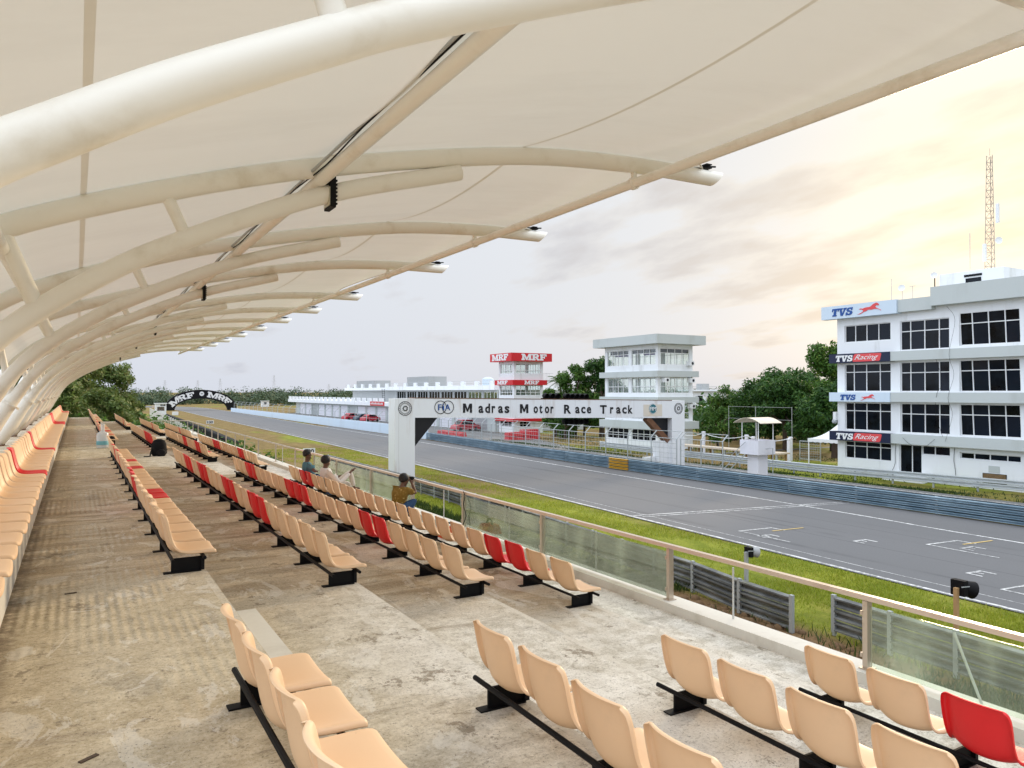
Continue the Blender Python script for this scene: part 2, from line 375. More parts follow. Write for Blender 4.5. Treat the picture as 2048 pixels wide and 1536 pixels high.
def m_armco():
    g = G('weathered_guardrail'); n = g.noise(2.2, detail=8, stretch=(1,.5,1.5)); f = g.noise(18, detail=6); x, y, z = g.sep()
    c = g.mix(g.ramp(n, .38, .68), (.11,.115,.115), (.25,.255,.25)); c = g.mix(g.math('MULTIPLY', g.ramp(g.noise(4, detail=6, stretch=(1,.3,2)), .52, .72), .6), c, (.17,.16,.05))
    c = g.mix(g.math('MULTIPLY', g.ramp(f, .6, .75), .35), c, (.09,.06,.04))
    return g.end(g.pbr(c, .6, g.bump(f, .15, .006), .25, .4))
M['armco'] = m_armco()
def m_armcoblue():
    g = G('galvanised_blue_guardrail'); n = g.noise(1.6, detail=8, stretch=(1,.4,1)); f = g.noise(9, detail=7)
    c = g.mix(g.ramp(n, .38, .7), (.20,.30,.38), (.38,.50,.58)); c = g.mix(g.math('MULTIPLY', g.ramp(f, .64, .72), .7), c, (.05,.06,.08))
    return g.end(g.pbr(c, .42, None, .35, .5))
M['armcoblue'] = m_armcoblue()
M['armcogrey'] = paint('galvanised_guardrail', (.55,.585,.60), .45, (.3,.3,.28), .5, 1.6, False, .5, .3)
M['yellow'] = paint('yellow_panel', (.62,.36,.03), .5, (.25,.13,.03), .6, 1.2, False)
M['galv'] = paint('galvanised_post', (.42,.45,.46), .5, (.25,.22,.18), .5, 2, False, .5, .35)
M['wood'] = paint('weathered_timber', (.42,.26,.12), .8, (.14,.08,.04), .6, 4)
M['plank'] = paint('pale_plank', (.56,.47,.36), .8, (.3,.22,.15), .5, 3)
M['booth'] = paint('white_booth_paint', (.74,.735,.79), .6, (.45,.40,.38), .4, .9)
M['roofsheet'] = paint('bleached_sheet', (.70,.62,.50), .6, (.4,.3,.2), .5, 1.5, False)
M['wallpaint'] = paint('pale_blue_wall', (.58,.68,.78), .7, (.40,.42,.42), .4, .35)
def m_asphalt():
    g = G('track_asphalt'); x, y, z = g.sep()
    big = g.noise(.10, detail=5, stretch=(1.2,.25,1)); lane = g.noise(.55, detail=4, stretch=(1,.03,1)); f = g.noise(34, detail=5, rough=.8); mid = g.noise(2.0, detail=8, stretch=(1,.4,1))
    c = g.mix(g.ramp(big, .3, .7), (.098,.098,.106), (.128,.125,.132)); c = g.mix(g.math('MULTIPLY', g.ramp(lane, .45, .65), .45), c, (.075,.073,.078))
    c = g.mix(g.math('MULTIPLY', g.ramp(mid, .52, .75), .28), c, (.165,.155,.15)); c = g.mix(g.ramp(f, .3, .8), c, (.06,.06,.064)); 
    c = g.mix(.5, c, g.mix(g.ramp(f, .25, .75), (.25,.247,.243), (.145,.142,.14)))
    rub = g.math('MULTIPLY', g.ramp(g.noise(1.3, detail=5, stretch=(1,.02,1)), .56, .66), g.ramp(g.noise(.2, detail=3), .4, .6)); c = g.mix(g.math('MULTIPLY', rub, .35), c, (.05,.05,.052))
    for k_ in (26.2, 29.4): seam = g.math('LESS_THAN', g.math('ABSOLUTE', g.math('SUBTRACT', g.math('SUBTRACT', x, g.math('MULTIPLY', y, .03)), g.math('ADD', k_, g.math('MULTIPLY', mid, .06)))), .022); c = g.mix(g.math('MULTIPLY', seam, .6), c, (.035,.035,.037))
    return g.end(g.pbr(c, .82, g.bump(f, .3, .01), 0, .25))
M['asphalt'] = m_asphalt()
def m_pit():
    g = G('pit_asphalt'); n = g.noise(.3, detail=7); f = g.noise(20, detail=5)
    return g.end(g.pbr(g.mix(g.ramp(f, .3, .7), g.mix(n, (.15,.15,.15), (.23,.225,.215)), (.13,.13,.13)), .85, None, 0, .2))
M['pit'] = m_pit()
def m_line():
    g = G('worn_road_paint'); n = g.noise(5, detail=9, rough=.8); b = g.noise(.7, detail=4)
    return g.end(g.pbr(g.mix(g.math('MULTIPLY', g.ramp(g.math('ADD', n, g.math('MULTIPLY', b, .35)), .62, .74), .75), (.68,.67,.65), (.17,.168,.17)), .75, None, 0, .2))
M['line'] = m_line()
M['lineyellow'] = paint('worn_yellow_paint', (.62,.44,.16), .7, (.2,.16,.12), .7, 3.0, False)
def m_ground():
    g = G('dry_grass_ground'); x, y, z = g.sep()
    a = g.noise(.09, detail=6, stretch=(1,.4,1)); b = g.noise(.8, detail=8, rough=.7, stretch=(1,.5,1)); f = g.noise(14, detail=6, rough=.75)
    green = g.mix(g.ramp(b, .35, .7), (.145,.18,.018), (.29,.30,.042)); dry = g.mix(g.ramp(b, .35, .7), (.17,.115,.045), (.26,.185,.075))
    far = g.ramp(y, 30, 75)
    d = g.ramp(g.math('ADD', a, g.math('MULTIPLY', far, .13)), .46, .62)
    c = g.mix(d, green, dry); c = g.mix(g.math('MULTIPLY', g.ramp(f, .45, .7), .5), c, (.035,.045,.012))
    # bare earth at the foot of the stand
    dirt = g.mix(g.ramp(f, .35, .7), (.12,.07,.032), (.26,.165,.085))
    bare = g.math('MULTIPLY', g.math('SUBTRACT', 1.0, g.ramp(x, 15.6, 16.6)), g.math('SUBTRACT', 1.0, g.ramp(y, 17, 26)))
    bare = g.math('MULTIPLY', bare, g.ramp(g.noise(.5, detail=5), .25, .45))
    c = g.mix(bare, c, dirt)
    return g.end(g.pbr(c, .95, g.bump(g.math('ADD', b, f), .8, .05), 0, .1))
M['ground'] = m_ground()
def m_leaf(name, a, b, c3, tr=.25):
    g = G(name); r = g.rand(); n = g.noise(.45, detail=4)
    c = g.mix(g.ramp(r, .0, .8), a, b); c = g.mix(g.math('MULTIPLY', g.ramp(r, .8, 1.0), .8), c, c3); c = g.mix(g.ramp(n, .40, .66), g.mix(.55, c, a), c)
    d = g.pbr(c, .55, None, 0, .25); t = g.N.new('ShaderNodeBsdfTranslucent'); g.put(t.inputs[0], g.mix(.5, c, b))
    mx = g.N.new('ShaderNodeMixShader'); mx.inputs[0].default_value = tr; g.L.new(d, mx.inputs[1]); g.L.new(t.outputs[0], mx.inputs[2]); return g.end(mx.outputs[0])
M['leaf'] = m_leaf('dark_green_leaves', (.016,.055,.010), (.056,.135,.022), (.15,.22,.035))
M['leafbright'] = m_leaf('bright_green_leaves', (.034,.092,.014), (.105,.205,.030), (.21,.27,.045))
M['leafolive'] = m_leaf('olive_scrub_leaves', (.060,.105,.022), (.185,.235,.058), (.30,.24,.10))
M['leaffar'] = m_leaf('distant_leaves', (.050,.085,.045), (.105,.145,.07), (.15,.16,.085), .1)
M['grass'] = m_leaf('verge_grass', (.19,.25,.018), (.40,.42,.05), (.50,.43,.12), .3)
M['weed'] = m_leaf('weeds', (.022,.050,.010), (.06,.10,.02), (.14,.13,.05), .25)
M['bark'] = paint('bark', (.085,.06,.042), .9, (.03,.02,.015), .6, 4)
M['skin'] = plain('brown_skin', (.13,.062,.036), .55)
M['hair'] = plain('black_hair', (.008,.006,.006), .6)
def cloth(name, a, b, sc=26, lo=.60, hi=.66):
    g = G(name); n = g.noise(sc, vec=g.obj, detail=2); w = g.noise(5, vec=g.obj, detail=4)
    return g.end(g.pbr(g.mix(g.ramp(n, lo, hi), g.mix(g.math('MULTIPLY', w, .5), a, tuple(q*.6 for q in a)), b), .9, g.bump(w, .3, .02), 0, .15))
M['olive'] = cloth('patterned_olive_shirt', (.19,.11,.022), (.50,.36,.13))
M['shirtwhite'] = cloth('white_shirt', (.72,.66,.62), (.62,.56,.52)); M['trousers'] = cloth('pale_trousers', (.66,.60,.54), (.6,.54,.48))
M['teal'] = cloth('teal_shirt', (.085,.20,.24), (.06,.15,.18)); M['jeans'] = cloth('blue_jeans', (.035,.075,.16), (.06,.11,.2))
M['redblock'] = paint('red_plastic_blocks', (.52,.03,.04), .5, (.25,.03,.03), .5, 2, False)
M['carred'] = plain('red_car_paint', (.45,.015,.03), .25, .6); M['carblue'] = plain('dark_blue_car_paint', (.02,.045,.08), .25, .6); M['tyre'] = plain('tyre_rubber', (.012,.012,.013), .8)
M['mastpaint'] = paint('faded_mast_paint', (.34,.30,.26), .6, (.4,.16,.1), .6, 2.2, False)
def m_plastic():
    g = G('clear_plastic'); tr = g.N.new('ShaderNodeBsdfTransparent'); g.put(tr.inputs[0], (.88,.93,.95)); df = g.pbr((.80,.82,.84), .2, None, 0, .6)
    b = g.N.new('ShaderNodeMixShader'); b.inputs[0].default_value = .62; g.L.new(tr.outputs[0], b.inputs[1]); g.L.new(df, b.inputs[2]); return g.end(b.outputs[0])
M['plastic'] = m_plastic()
M['lens'] = plain('lamp_glass', (.55,.54,.42), .2, .6)
M['purple'] = plain('purple_blind', (.09,.03,.22), .8)

# ------------------------------------------------------------------ ground, track, markings
def sheet(name, quads, z, mat):
    mb = MB()
    for q in quads: mb.add([(x, y, z) for x, y in q], [tuple(range(len(q)))])
    o = mb.build(name, mat); o['kind'] = 'structure'; return o
def strip(name, left, right, z, mat):
    mb = MB(); n = len(left); mb.add([(x, y, z) for x, y in left]+[(x, y, z) for x, y in right], [(i, n+i, n+i+1, i+1) for i in range(n-1)])
    o = mb.build(name, mat); o['kind'] = 'structure'; return o
sheet('ground', [[(-4000,-4000),(4000,-4000),(4000,6000),(-4000,6000)]], -.03, M['ground'])
def cat_rom(pts, k=8):
    P_ = [np.array(p, float) for p in pts]; P_ = [2*P_[0]-P_[1]]+P_+[2*P_[-1]-P_[-2]]; out = []
    for i in range(1, len(P_)-2):
        for t in np.linspace(0, 1, k, endpoint=False):
            a, b, c, d = P_[i-1:i+3]; out.append(.5*((2*b)+(c-a)*t+(2*a-5*b+4*c-d)*t*t+(3*b-a-3*c+d)*t**3))
    out.append(P_[-2]); return [tuple(float(q) for q in p) for p in out]
near_e = [(21.6,-60),(21.9,-10),(22.2,11),(22.85,25),(23.6,42),(24.35,64),(25.4,100),(26.1,135),(27.2,206),(28.4,262),(27.0,300),(20,330),(6,352),(-30,372)]
far_e = [(32.0,-60),(32.3,-10),(32.7,15.7),(33.2,24),(33.9,42),(34.75,60),(35.7,84),(36.6,120),(39.2,206),(41.0,262),(40.0,310),(31,345),(12,370),(-28,392)]
NE = cat_rom(near_e); FE = cat_rom(far_e)
strip('track', NE, FE, .0, M['asphalt'])
off = lambda P_, d: [(x+d, y) for x, y in P_]
strip('edge_line', off(NE, .10), off(NE, .25), .005, M['line'])
strip('edge_line', off(NE[:56], .95), off(NE[:56], .99), .005, M['line'])
strip('edge_line', off(FE, -.30), off(FE, -.14), .005, M['line'])
strip('track_shoulder', off(FE[:58], 0), [(36.45, y) if y < 60 else (37.4+(y-60)*.012, y) for x, y in FE[:58]], .004, M['asphalt'])
sheet('start_line', [[(23.3,28.42),(36.0,26.22),(36.0,26.34),(23.3,28.56)], [(23.5,27.93),(36.0,25.82),(36.0,25.91),(23.5,28.04)]], .010, M['line'])
def grid_slot(x, y, name='grid_marking'):
    sheet(name, [[(x,y),(x+1.9,y-.16),(x+1.9,y-.27),(x+.09,y-.12)], [(x,y),(x+.09,y-.12),(x+.03,y-2.75),(x-.07,y-2.75)], [(x+1.81,y-.28),(x+1.9,y-.28),(x+1.9,y-.95),(x+1.81,y-.95)]], .011, M['line'])
    sheet('grid_marking', [[(x+1.25,y-.72),(x+3.05,y-.88),(x+3.05,y-.98),(x+1.25,y-.82)]], .016, M['lineyellow'])
def e_mark(x, y):
    sheet('grid_marking', [[(x,y),(x+.8,y-.06),(x+.8,y-.17),(x,y-.11)]]+[[(x+a,y-.12-a*.08),(x+a+.1,y-.125-a*.08),(x+a+.08,y-l),(x+a-.02,y-l)] for a, l in ((0,.55),(.36,.40),(.70,.62))], .011, M['line'])
grid_slot(24.66, 23.1); grid_slot(28.85, 17.38); grid_slot(24.25, 12.3); grid_slot(28.5, 6.5)
e_mark(24.45, 21.95); e_mark(26.95, 19.25); e_mark(29.25, 16.3); e_mark(25.42, 13.98)
strip('pit_lane', [(38.6,-40),(38.8,20),(39.4,60),(41.0,90),(42.2,200)], [(44.2,-40),(44.2,20),(44.6,60),(53.6,92),(53.8,216)], .0, M['pit'])
strip('pit_line', [(43.2,-40),(43.2,20),(43.5,58)], [(43.35,-40),(43.35,20),(43.65,58)], .005, M['line'])
sheet('footpath', [[(46.2,52.6),(80,52.6),(80,53.5),(46.2,53.5)], [(47.4,36.6),(57,36.6),(57,39.4),(47.4,39.4)]], .0, M['pit'])

# ------------------------------------------------------------------ grandstand
EDGE = [(-.42, 4.749), (.97, 4.473), (2.305, 4.197), (3.64, 3.92), (4.975, 3.644)]      # front edge x, floor z of terraces A..E
DECK = 3.37; YS0, YS1 = -6.0, 51.5
gs = thing('grandstand', 'stepped concrete grandstand with stained terraces under the white canopy', 'grandstand', (2.5, 22, 0))
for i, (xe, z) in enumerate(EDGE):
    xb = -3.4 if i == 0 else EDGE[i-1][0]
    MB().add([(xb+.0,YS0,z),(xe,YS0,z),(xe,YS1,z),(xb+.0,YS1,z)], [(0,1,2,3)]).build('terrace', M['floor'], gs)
    zn = EDGE[i+1][1] if i < 4 else DECK
    MB().add([(xe,YS0,zn),(xe,YS1,zn),(xe,YS1,z),(xe,YS0,z)], [(0,1,2,3)]).build('riser', M['riser'], gs)
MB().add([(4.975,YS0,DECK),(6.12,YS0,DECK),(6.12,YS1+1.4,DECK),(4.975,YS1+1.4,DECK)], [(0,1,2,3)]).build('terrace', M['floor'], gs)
MB().box(6.12, 6.42, YS0, YS1+1.4, 3.0, 3.475).build('kerb', M['kerb'], gs)
b = MB(); b.box(5.9, 6.36, YS0, YS1+1.3, 0, 3.0); b.box(-3.4, 5.9, YS1-.3, YS1-.02, 0, 3.36); b.box(-3.4,-3.1,YS0,YS1,0,4.74)
b.build('base_wall', M['riser'], gs)
MB().box(.973, 1.27, 4.3, 6.35, 4.197, 4.235).build('step', M['kerb'], gs)

# ------------------------------------------------------------------ seats
def seat_mesh():
    # centre line and rim line of the shell, front lip to top lip, with the half width of each row
    prof = [(.078,.128),(.080,.160),(.045,.166),(-.03,.161),(-.12,.150),(-.20,.146),(-.258,.158),(-.292,.195),(-.308,.257),(-.321,.330),(-.333,.405),(-.343,.462),(-.352,.498),(-.368,.515),(-.386,.509)]
    rim = [(.070,.150),(.072,.184),(.040,.192),(-.03,.192),(-.11,.191),(-.175,.193),(-.216,.206),(-.242,.238),(-.259,.288),(-.275,.349),(-.288,.412),(-.299,.460),(-.309,.490),(-.325,.505),(-.343,.501)]
    wid = [.196,.208,.213,.216,.214,.208,.203,.200,.200,.202,.203,.200,.190,.176,.166]
    NU = 14; vs = []; fs = []; us = [-1.0]+list(np.linspace(-1, 1, NU-1))+[1.0]
    for j, (c_, r_, w) in enumerate(zip(prof, rim, wid)):
        back = min(1, max(0, (j-4)/4)); last = j in (0, len(prof)-1)
        for i, u in enumerate(us):
            e = abs(u)**2.2; fl = 1 if i in (0, NU) and not last else 0
            x = c_[0]+(r_[0]-c_[0])*e - fl*back*.040; z = c_[1]+(r_[1]-c_[1])*e - fl*(1-back)*.034 - fl*back*.006
            vs.append((x, u*w*(1+.015*fl), z))
    for j in range(len(prof)-1):
        for i in range(NU):
            a = j*(NU+1)+i; fs.append((a, a+1, a+NU+2, a+NU+1))
    me = bpy.data.meshes.new('seat'); me.from_pydata(vs, [], fs); me.update()
    o = bpy.data.objects.new('seat', me); COL.objects.link(o)
    so = o.modifiers.new('t', 'SOLIDIFY'); so.thickness = .006; so.offset = 0
    sb = o.modifiers.new('s', 'SUBSURF'); sb.levels = 1
    bake(o); me = o.data; bpy.data.objects.remove(o)
    me.polygons.foreach_set('use_smooth', [True]*len(me.polygons)); return me
SEAT = seat_mesh(); SEATM = {}
for k in ('beige', 'red'):
    m_ = SEAT.copy(); m_.name = 'plastic_seat'; m_.materials.clear(); m_.materials.append(M[k]); SEATM[k] = m_
PITCH_S = .525
def near_ys(y0, n): return [y0-.5*i for i in range(n)]
def blk_ys(y0, n): return [y0+PITCH_S*i for i in range(n)]
# (row, block, list of y, set of red indexes)
A_ys = [11.86+PITCH_S*i for i in range(-17, 70)]
A_red = {i for i, y in enumerate(A_ys) if abs(y-11.86) < .2 or abs(y-16.58) < .3 or 28.8 < y < 31.6 or 45.4 < y < 47.2}
rows = [
 (0, 0, A_ys, A_red),
 (1, 1, near_ys(3.68, 6), set()), (2, 1, near_ys(3.63, 5), set()), (3, 1, near_ys(3.56, 5), set()), (4, 1, near_ys(3.50, 5), {2}),
 (1, 2, blk_ys(7.05, 25), {7, 8, 15, 18}), (2, 2, blk_ys(7.02, 24), {5,6,9,10,14,15,18,19}), (3, 2, blk_ys(6.98, 24), {4,5,11,12,13,19,20}), (4, 2, blk_ys(6.93, 24), {2,3,20,21}),
 (1, 3, blk_ys(24.25, 22), {5, 9, 10, 14}), (2, 3, blk_ys(24.1, 23), {2,3,4,5,6,7}), (3, 3, blk_ys(23.85, 23), {3,4,9,10}), (4, 3, blk_ys(23.4, 24), {4,5,13,14,15}),
 (1, 4, blk_ys(39.4, 23), {10, 20}), (2, 4, blk_ys(39.9, 21), {3}), (3, 4, blk_ys(38.8, 23), {6}), (4, 4, blk_ys(38.4, 23), {8}),
]
ORD = {}
_u = 'first second third fourth fifth sixth seventh eighth ninth tenth eleventh twelfth thirteenth fourteenth fifteenth sixteenth seventeenth eighteenth nineteenth'.split()
_t = {2:('twenty','twentieth'),3:('thirty','thirtieth'),4:('forty','fortieth'),5:('fifty','fiftieth'),6:('sixty','sixtieth'),7:('seventy','seventieth'),8:('eighty','eightieth'),9:('ninety','ninetieth')}
def ordinal(n): return _u[n-1] if n < 20 else (_t[n//10][1] if n % 10 == 0 else _t[n//10][0]+'-'+_u[n % 10-1])
ROWP = ['back row under the arches', 'second row from the back', 'middle row', 'second row from the railing', 'row beside the railing']
BLKP = ['', 'nearest block', 'second block', 'third block', 'farthest block']
cand = []
fwd = Vector((math.sin(YAW), math.cos(YAW), 0))
for r, bk, ys, red in rows:
    for i, y in enumerate(ys):
        xe, z = EDGE[r]; d = xe*fwd.x+y*fwd.y
        if d < .6: continue
        u = (xe*math.cos(YAW)-y*math.sin(YAW))/d
        if u < -.90 or (bk == 1 and i >= 6): continue
        vis = .45 if (r == 0 and y > 12) else 1.0
        cand.append((vis/d, r, bk, i, y, i in red, len(ys)))
cand.sort(key=lambda c: -c[0])
far_mb = {'beige': MB(), 'red': MB()}
sv = np.empty(len(SEAT.vertices)*3); SEAT.vertices.foreach_get('co', sv); sv = sv.reshape(-1, 3); sf = [tuple(p.vertices) for p in SEAT.polygons]
far_v, far_f, far_m = [], [], []; nfar = 0
for k, (_, r, bk, i, y, red, n) in enumerate(cand):
    xe, z = EDGE[r]; col = 'red' if red else 'beige'
    jx, jr = random.uniform(-.006, .006), random.uniform(-.018, .018)
    if k < 298:
        o = bpy.data.objects.new('plastic_seat', SEATM[col]); COL.objects.link(o)
        o.location = (xe+jx, y, z); o.rotation_euler = (0, random.uniform(-.012, .012), jr)
        if bk == 0: lab = f'{col} plastic seat, {ordinal(n-i)} from the far end of the back row under the arches'
        elif bk == 1: lab = f'{col} plastic seat, {ordinal(i+1)} from the far end, nearest block, {ROWP[r]}'
        else: lab = f'{col} plastic seat, {ordinal(i+1)} from the near end, {BLKP[bk]}, {ROWP[r]}'
        tag(o, lab, 'seat', 'plastic seats in rows on the terraces')
    else:
        o_ = len(far_v)*0+nfar*len(sv); far_v.append(sv+np.array((xe+jx, y, z))); far_f += [tuple(q+o_ for q in f) for f in sf]; far_m += [1 if red else 0]*len(sf); nfar += 1
if nfar:
    me = bpy.data.meshes.new('far_seats'); me.from_pydata(np.concatenate(far_v).tolist(), [], far_f); me.materials.append(M['beige']); me.materials.append(M['red'])
    me.polygons.foreach_set('material_index', far_m); me.polygons.foreach_set('use_smooth', [True]*len(me.polygons)); me.update()
    o = bpy.data.objects.new('far_seats', me); COL.objects.link(o); tag(o, 'beige and red seats at the far end of the stand, tiny in the distance', 'seats', kind='stuff')
# black frames the seats are bolted to
for r, bk, ys, red in rows:
    xe, z = EDGE[r]; y0, y1 = min(ys)-.3, max(ys)+.3
    if bk <= 1: y0 = max(y0, .2)
    if bk == 1: y0 = .6
    lab = f'black steel seat frame under the {ROWP[r]}' if bk == 0 else f'black steel seat frame, {BLKP[bk]}, {ROWP[r]}'
    t = thing('seat_frame', lab, 'frame', (xe-.15, (y0+y1)/2, z), 'black frames under the seat rows')
    MB().tube([(xe-.275,y0,z+.128),(xe-.275,y1,z+.128)], .015, 8).build('rail', M['black'], t, smooth=True)
    MB().tube([(xe-.03,y0,z+.135),(xe-.03,y1,z+.135)], .015, 8).build('rail', M['black'], t, smooth=True)
    n = max(2, round((y1-y0)/1.05)+1)
    for i in range(n):
        y = y0+.16+(y1-y0-.32)*i/(n-1)
        s_ = MB(); s_.box(xe-.275, xe-.018, y-.007, y+.007, z+.006, z+.122); s_.box(xe-.335, xe-.04, y-.035, y+.035, z+.001, z+.009); s_.box(xe-.045, xe-.015, y-.03, y+.03, z+.01, z+.12)
        s_.build('support', M['black'], t)

# ------------------------------------------------------------------ canopy
FRAMES = [2.62, 7.0, 11.15, 15.2, 21.0, 25.2, 29.3, 33.6, 37.9, 42.2, 46.6, 52.2]
up_pts = cat_rom([(-1.85,5.55),(-1.5,6.38),(-1.1,6.87),(-.52,7.27),(.72,7.74),(2.09,8.14),(4.06,8.55),(5.62,8.70),(7.10,8.73)], 6)
lo_pts = cat_rom([(-1.66,4.75),(-1.42,5.12),(-.98,5.80),(-.51,6.43),(.12,6.92),(.8,7.31),(2.02,7.86),(3.43,8.28)], 6)
UX = np.array([p[0] for p in up_pts]); UZ = np.array([p[1] for p in up_pts]); LX = np.array([p[0] for p in lo_pts]); LZ = np.array([p[1] for p in lo_pts])
LO0 = cat_rom([(-1.66,4.75),(-1.42,5.12),(-.95,5.90),(-.55,6.40),(-.27,6.64),(-.04,6.79),(.31,7.0),(.76,7.24),(1.04,7.38),(1.58,7.61),(2.4,7.93),(3.43,8.24)], 5)
zu = lambda x: float(np.interp(x, UX, UZ)); zl = lambda x: float(np.interp(x, LX, LZ))
cn = thing('grandstand_canopy', 'white tensile fabric canopy on curved cream steel arches over the stand', 'canopy', (0, 22, 4.7))
RU, RL = .094, .085
for y in FRAMES:
    pts = [(x, y, z) for x, z in up_pts]; pts2 = pts[:-1]+[pts[-1]]
    a = MB().tube(pts, RU, 16)
    # tip cut on the slant
    n0 = len(a.v)-16
    for k in range(16):
        x, yy, z = a.v[n0+k]; a.v[n0+k] = (x+(z-8.73)*.9, yy, z)
    up = a.build('upper_arch', M['tube'], cn, smooth=True)
    lpts = LO0 if y == FRAMES[0] else lo_pts
    low = MB().tube([(x, y, z) for x, z in lpts], [RL+.095*min(1, max(0, (6.1-z)/.9))-.03*max(0, (5.0-z)/.3) for x, z in lpts], 16).build('lower_arch', M['tube'], cn, smooth=True)
    for xa, xb, rr in ((.66, .80, .052), (-.50, -.28, .06), (-1.12, -.95, .055), (1.95, 2.0, .04)):
        zb_ = float(np.interp(xb, [p[0] for p in lpts], [p[1] for p in lpts]))
        MB().tube([(xa, y, zu(xa)-.05), (xb, y, zb_+.05)], rr, 12).build('strut', M['tube'], low, smooth=True)
    f = MB(); d = Vector((.57,0,.82)); f.tube([Vector((-.98,y,5.80))-d*.016, Vector((-.98,y,5.80))+d*.016], .17, 12)
    f.build('flange', M['tube'], low)
    MB().box(-1.86, -1.44, y-.2, y+.2, 4.75, 4.775).build('base_plate', M['rust'], low)
    c = MB(); c.box(6.74, 6.98, y-.05, y+.05, 8.84, 8.862); c.tube([(6.78,y,8.85),(7.04,y-.05,8.87)], .012, 6); c.box(6.84,6.93,y-.1,y+.1,8.862,8.875); c.build('edge_clamp', M['black'], up)
def member(x0, z0, r): 
    return MB().tube([(x0, y, z0) for y in np.linspace(FRAMES[0]-.6, FRAMES[-1]+1.1, 30)], r, 12)
member(5.75, 8.49, .057).build('edge_pipe', M['tube'], cn, smooth=True)
member(1.97, 7.985, .062).build('purlin', M['tube'], cn, smooth=True)
member(-.50, 7.10, .05).build('purlin', M['tube'], cn, smooth=True)
cd = member(1.88, 8.045, .014).build('cable_conduit', M['galv'], cn, smooth=True)
w = MB()
yy = 2.0
pts = []
while yy < 50: pts.append((1.895+.01*math.sin(yy*3.1), yy, 8.025+.014*math.sin(yy*1.7))); yy += .35
w.tube(pts, .007, 6); w.build('cable', M['black'], cn)
for y in FRAMES:
    c = MB(); c.tube([(5.75,y-.03,8.49),(5.75,y+.03,8.49)], .075, 12); c.bar((5.75,y,8.49),(5.75,y,8.62),.05); c.build('pipe_collar', M['tube'], cn, smooth=True)
mv, mf = [], []
def mem_z(x, t): return zu(x)+.105-.17*4*t*(1-t)*min(1, max(0, (x+1.6)/2.5))
for y0, y1 in zip(FRAMES[:-1], FRAMES[1:]):
    NX, NY = 40, 14; o = len(mv); bay = (y1-y0)/4.2
    for j in range(NY+1):
        t = j/NY; q = (4*t*(1-t))**.62; xe = 6.86-.80*q*min(1.25, bay); xs = -1.52+.25*q
        for i in range(NX+1):
            x = xs+(xe-xs)*i/NX; mv.append((x, y0+(y1-y0)*t, mem_z(x, t)))
    for j in range(NY):
        for i in range(NX):
            a = o+j*(NX+1)+i; mf.append((a, a+1, a+NX+2, a+NX+1))
mm = MB(); mm.v = mv; mm.f = mf
mem = mm.build('membrane', M['membrane'], cn, smooth='all')
hm = MB()                                                          # welted hem along the scalloped front edge
for y0, y1 in zip(FRAMES[:-1], FRAMES[1:]):
    pp = []
    for j in range(15):
        t = j/14; q = (4*t*(1-t))**.62; xe = 6.86-.80*q*min(1.25, (y1-y0)/4.2); pp.append((xe, y0+(y1-y0)*t, mem_z(xe, t)))
    hm.tube(pp, .013, 6)
hm.build('hem', M['membrane'], cn, smooth=True)

# floodlights hung from the purlin
for k, (y, lab) in enumerate(((7.0, 'black floodlight hanging largest and nearest under the canopy'), (15.2, 'black floodlight second from the camera under the canopy'), (25.3, 'small black floodlight third along the canopy purlin'), (33.7, 'tiny black floodlight fourth along the canopy purlin'), (46.6, 'tiny black floodlight farthest under the canopy'))):
    t = thing('floodlight', lab, 'floodlight', (2.09, y, 7.95), 'floodlights under the canopy')
    h = MB(); h.box(2.045, 2.095, y-.11, y+.11, 7.73, 8.02)
    for q in range(7): h.box(2.095, 2.112, y-.10, y+.10, 7.76+q*.036, 7.776+q*.036)
    h.build('housing', M['black'], t)
    MB().box(2.037, 2.0448, y-.095, y+.095, 7.75, 7.92).build('lens', M['lens'], t)
    MB().box(1.992, 2.044, y-.022, y+.022, 7.95, 7.985).build('bracket', M['black'], t)

# ------------------------------------------------------------------ railing
rl = thing('glass_railing', 'low steel and dusty glass railing along the stand front with tan handrail', 'railing', (6.25, 22, 3.475))
posts = [1.5, 4.31, 6.94, 9.82, 12.55, 15.0, 17.6, 20.45, 22.7, 25.0, 27.8, 30.8, 33.6, 35.8, 38.2, 40.6, 42.6, 45.0, 47.8, 50.1, 52.7]
for y in posts:
    p = MB(); wd = .05 if y < 20 else .032; p.box(6.25-wd*.7, 6.25+wd*.7, y-wd/2, y+wd/2, 3.475, 4.095); p.box(6.25-.06, 6.25+.06, y-.05, y+.05, 3.4755, 3.487)
    if y < 23: p.box(6.21, 6.29, y+wd/2, y+wd/2+.02, 3.58, 3.62); p.box(6.21, 6.29, y+wd/2, y+wd/2+.02, 3.96, 4.0)
    p.build('post', M['steel'], rl)
h = MB(); h.box(6.218, 6.282, -2, 24.9, 4.100, 4.146); h.build('handrail', M['rail'], rl)
h = MB(); h.tube([(6.25,24.9,4.12),(6.25,52.7,4.12),(4.3,53.6,4.10),(3.0,53.6,3.6)], .026, 8); h.build('handrail', M['steel'], rl, smooth=True)
for (x, y, z0) in ((5.2,53.2,3.3),(4.3,53.6,3.2),(3.0,53.6,2.4)): MB().tube([(x,y,z0),(x,y,4.10 if x > 4 else 3.6)], .022, 6).build('post', M['steel'], rl)
for a, b_ in ((-1.2,4.28),(6.97,9.79),(9.85,12.52),(15.03,17.57),(17.63,20.42),(20.48,22.67)):
    MB().box(6.247, 6.253, a, b_, 3.50, 4.05).build('glass_panel', M['glass'], rl)
for y, lean in ((3.35,.22),(6.0,0),(8.55,0),(11.0,0),(13.6,0),(18.2,0),(27.1,0),(24.2,0)):
    MB().tube([(6.33,y,3.475),(6.33,y+lean,3.475+(.52 if lean else .57))], .011, 8).build('rod', M['rod'], rl, smooth=True)
